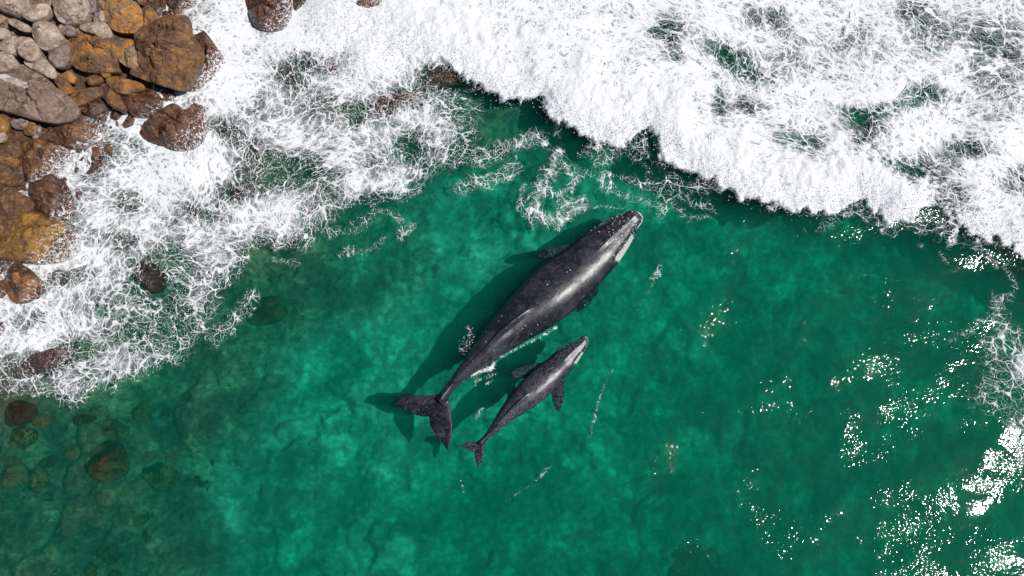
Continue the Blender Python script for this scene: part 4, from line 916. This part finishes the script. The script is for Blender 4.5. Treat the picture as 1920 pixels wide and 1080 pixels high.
    fattr(me, 'dry', sstep(-.08, .08, co[:, 2])*(.25+.75*sstep(.0, .06, fs))); fattr(me, 'pale', pale if tag > .6 else pale*.75); fattr(me, 'speck', np.clip(sp, 0, 1)); fattr(me, 'ridge', np.exp(-(u/.1)**2))
    o = obj(name, me, label=label, cat='whale')
    o.location = (A[0], A[1], 0); o.rotation_euler = (0, 0, math.atan2(ax[1], ax[0]))
    # barnacles sitting on the upper skin
    r = np.random.default_rng(8); no = np.zeros(nv*3, np.float32); me.vertices.foreach_get('normal', no); no = no.reshape(-1, 3)
    up = np.where((no[:, 2] > .25) & (fs > .05) & (au < 1.02))[0]
    wgt = .05+2.2*sstep(.78, .9, fs[up])+1.5*sstep(.8, .98, au[up])*sstep(.75, .85, fs[up])
    pick = r.choice(up, hb, p=wgt/wgt.sum(), replace=False)
    bv = []; bf = []; nb = 8
    for j, vi in enumerate(pick):
        rad = r.uniform(.010, .030)*tag; c_ = co[vi]; N = Vector(no[vi]); qn = N.to_track_quat('Z', 'Y').to_matrix()
        base_ = len(bv)
        for ring_r, zz in ((1.0, -.15), (.8, .45), (.42, .72)):
            for k in range(nb):
                a = k*2*math.pi/nb; v_ = qn @ Vector((rad*ring_r*math.cos(a), rad*ring_r*math.sin(a), rad*zz)); bv.append(c_+np.array(v_))
        bv.append(c_+np.array(qn @ Vector((0, 0, rad*.6))))
        for k in range(nb):
            k2 = (k+1) % nb
            for rg_ in (0, 1): bf.append((base_+rg_*nb+k, base_+rg_*nb+k2, base_+(rg_+1)*nb+k2, base_+(rg_+1)*nb+k))
            bf.append((base_+2*nb+k, base_+2*nb+k2, base_+3*nb, base_+3*nb))
    quads = np.array([q_ for q_ in bf if q_[2] != q_[3]]); tris = np.array([q_[:3] for q_ in bf if q_[2] == q_[3]])
    bo = obj('barnacles', newmesh('barnacles', np.array(bv), [quads, tris], M_BARN), parent=o, kind='stuff')
    # an eye and the blowholes
    def bead(x, y, z, r1, r2, r3, nm, m):
        th = np.linspace(0, np.pi, 9); p_ = np.linspace(0, 2*np.pi, 14, endpoint=False)
        v_ = np.array([(x+r1*math.sin(a)*math.cos(b), y+r2*math.sin(a)*math.sin(b), z+r3*math.cos(a)) for a in th for b in p_])
        k_ = len(p_); f_ = [(i*k_+j, i*k_+(j+1) % k_, (i+1)*k_+(j+1) % k_, (i+1)*k_+j) for i in range(8) for j in range(k_)]
        return obj(nm, newmesh(nm, v_, np.array(f_), m), parent=o)
    def topz(x, y):
        d = np.hypot(co[:, 0]-x, co[:, 1]-y)+(co[:, 2] < np.interp(x, s, za))*9; return co[np.argmin(d), 2]
    xb = .80*Ln; cb = float(np.interp(xb, s, ctr))
    for sgn in (-1, 1): bead(xb, cb+sgn*.10*tag, topz(xb, cb+sgn*.10*tag)-.005, .17*tag, .028*tag, .02, 'blowhole', M_BLACK)
    xe = .80*Ln; 
    for sgn in (-1, 1):
        ye = float(np.interp(xe, s, ctr))+sgn*.93*float(np.interp(xe, s, w)); bead(xe, ye, float(np.interp(xe, s, za))-.08*tag, .06*tag, .05*tag, .05*tag, 'eye', M_BLACK)
    return o
Tb = NT('black_wet'); M_BLACK = Tb.surf(Tb.bsdf((.01, .01, .012), .3))
def k3(L): return [(x/3.483+700, y/3.484+370) for x, y in L]
def k4(L): return [(x/3.6+700, y/3.6+600) for x, y in L]
WL = k3([(1725,88),(1650,90),(1560,120),(1450,180),(1370,235),(1310,290),(1230,355),(1110,410),(1030,490),(950,580),(880,660),(800,750),(740,820),(680,920),(630,1000)])+k4([(600,280),(540,370),(490,440),(440,500)])
WR = k3([(1748,130),(1730,200),(1690,290),(1640,370),(1600,430),(1540,490),(1480,560),(1430,610),(1370,680),(1290,750),(1220,800),(1140,850),(1060,900),(960,950),(880,1010)])+k4([(740,330),(650,380),(570,440),(520,500),(500,550)])
whale = build_whale('adult_whale', WL, WR, (700+435/3.6, 600+540/3.6), (1200, 396),
    [(k3([(1420,270),(1300,290),(1200,308),(1120,328),(1066,372)]), k3([(1330,430),(1240,380),(1190,385),(1130,398),(1068,385)]), -.45, -.12, .13),
     (k3([(1440,520),(1482,565),(1478,610),(1420,685),(1350,742)]), k3([(1300,640),(1340,650),(1340,680),(1320,712),(1312,735)]), -.5, -.45, .12)],
    [(k4([(500,430),(440,500),(350,506),(250,503),(180,524),(120,570)]), k4([(470,600),(400,655),(330,657),(270,637),(190,592),(121,574)]), .06, .02, .10),
     (k4([(520,460),(512,540),(525,600),(537,700),(533,790),(504,887)]), k4([(400,560),(370,650),(380,715),(420,782),(475,850),(499,887)]), .06, .02, .10)],
    M_WHALE, 'large adult dark grey whale with its back out of the water and pale chin patch', [.02, 0, -.30, -.42, -.28, -.22], 115, 1.0, 1.0)
CL = k4([(1410,117),(1330,150),(1240,200),(1200,240),(1150,280),(1080,330),(1000,410),(940,480),(880,560),(820,660),(780,730),(750,780),(700,822)])
CR = k4([(1447,135),(1440,190),(1400,250),(1350,330),(1290,390),(1240,450),(1180,510),(1080,590),(1000,640),(920,690),(850,750),(790,790),(755,830)])
calf = build_whale('whale_calf', CL, CR, (700+715/3.6, 600+835/3.6), (700+1445/3.6, 600+117/3.6),
    [(k4([(1190,270),(1140,284),(1050,295),(960,320),(925,352)]), k4([(1060,390),(1040,385),(1000,392),(950,386),(928,360)]), -.22, -.30, .07),
     (k4([(1300,400),(1292,440),(1293,490),(1285,545),(1255,622)]), k4([(1190,470),(1202,510),(1212,555),(1228,595),(1248,620)]), -.2, -.18, .07)],
    [(k4([(740,795),(710,815),(670,820),(630,822),(585,855)]), k4([(720,880),(690,902),(665,890),(635,874),(587,860)]), 0, -.03, .05),
     (k4([(750,800),(755,830),(748,890),(738,945),(713,998)]), k4([(700,860),(680,900),(685,930),(690,960),(707,997)]), 0, -.03, .05)],
    M_CALF, 'small speckled grey whale calf swimming just below the adult', [-.02, -.05, -.15, -.20, -.14, -.10], 90, .6, .5)
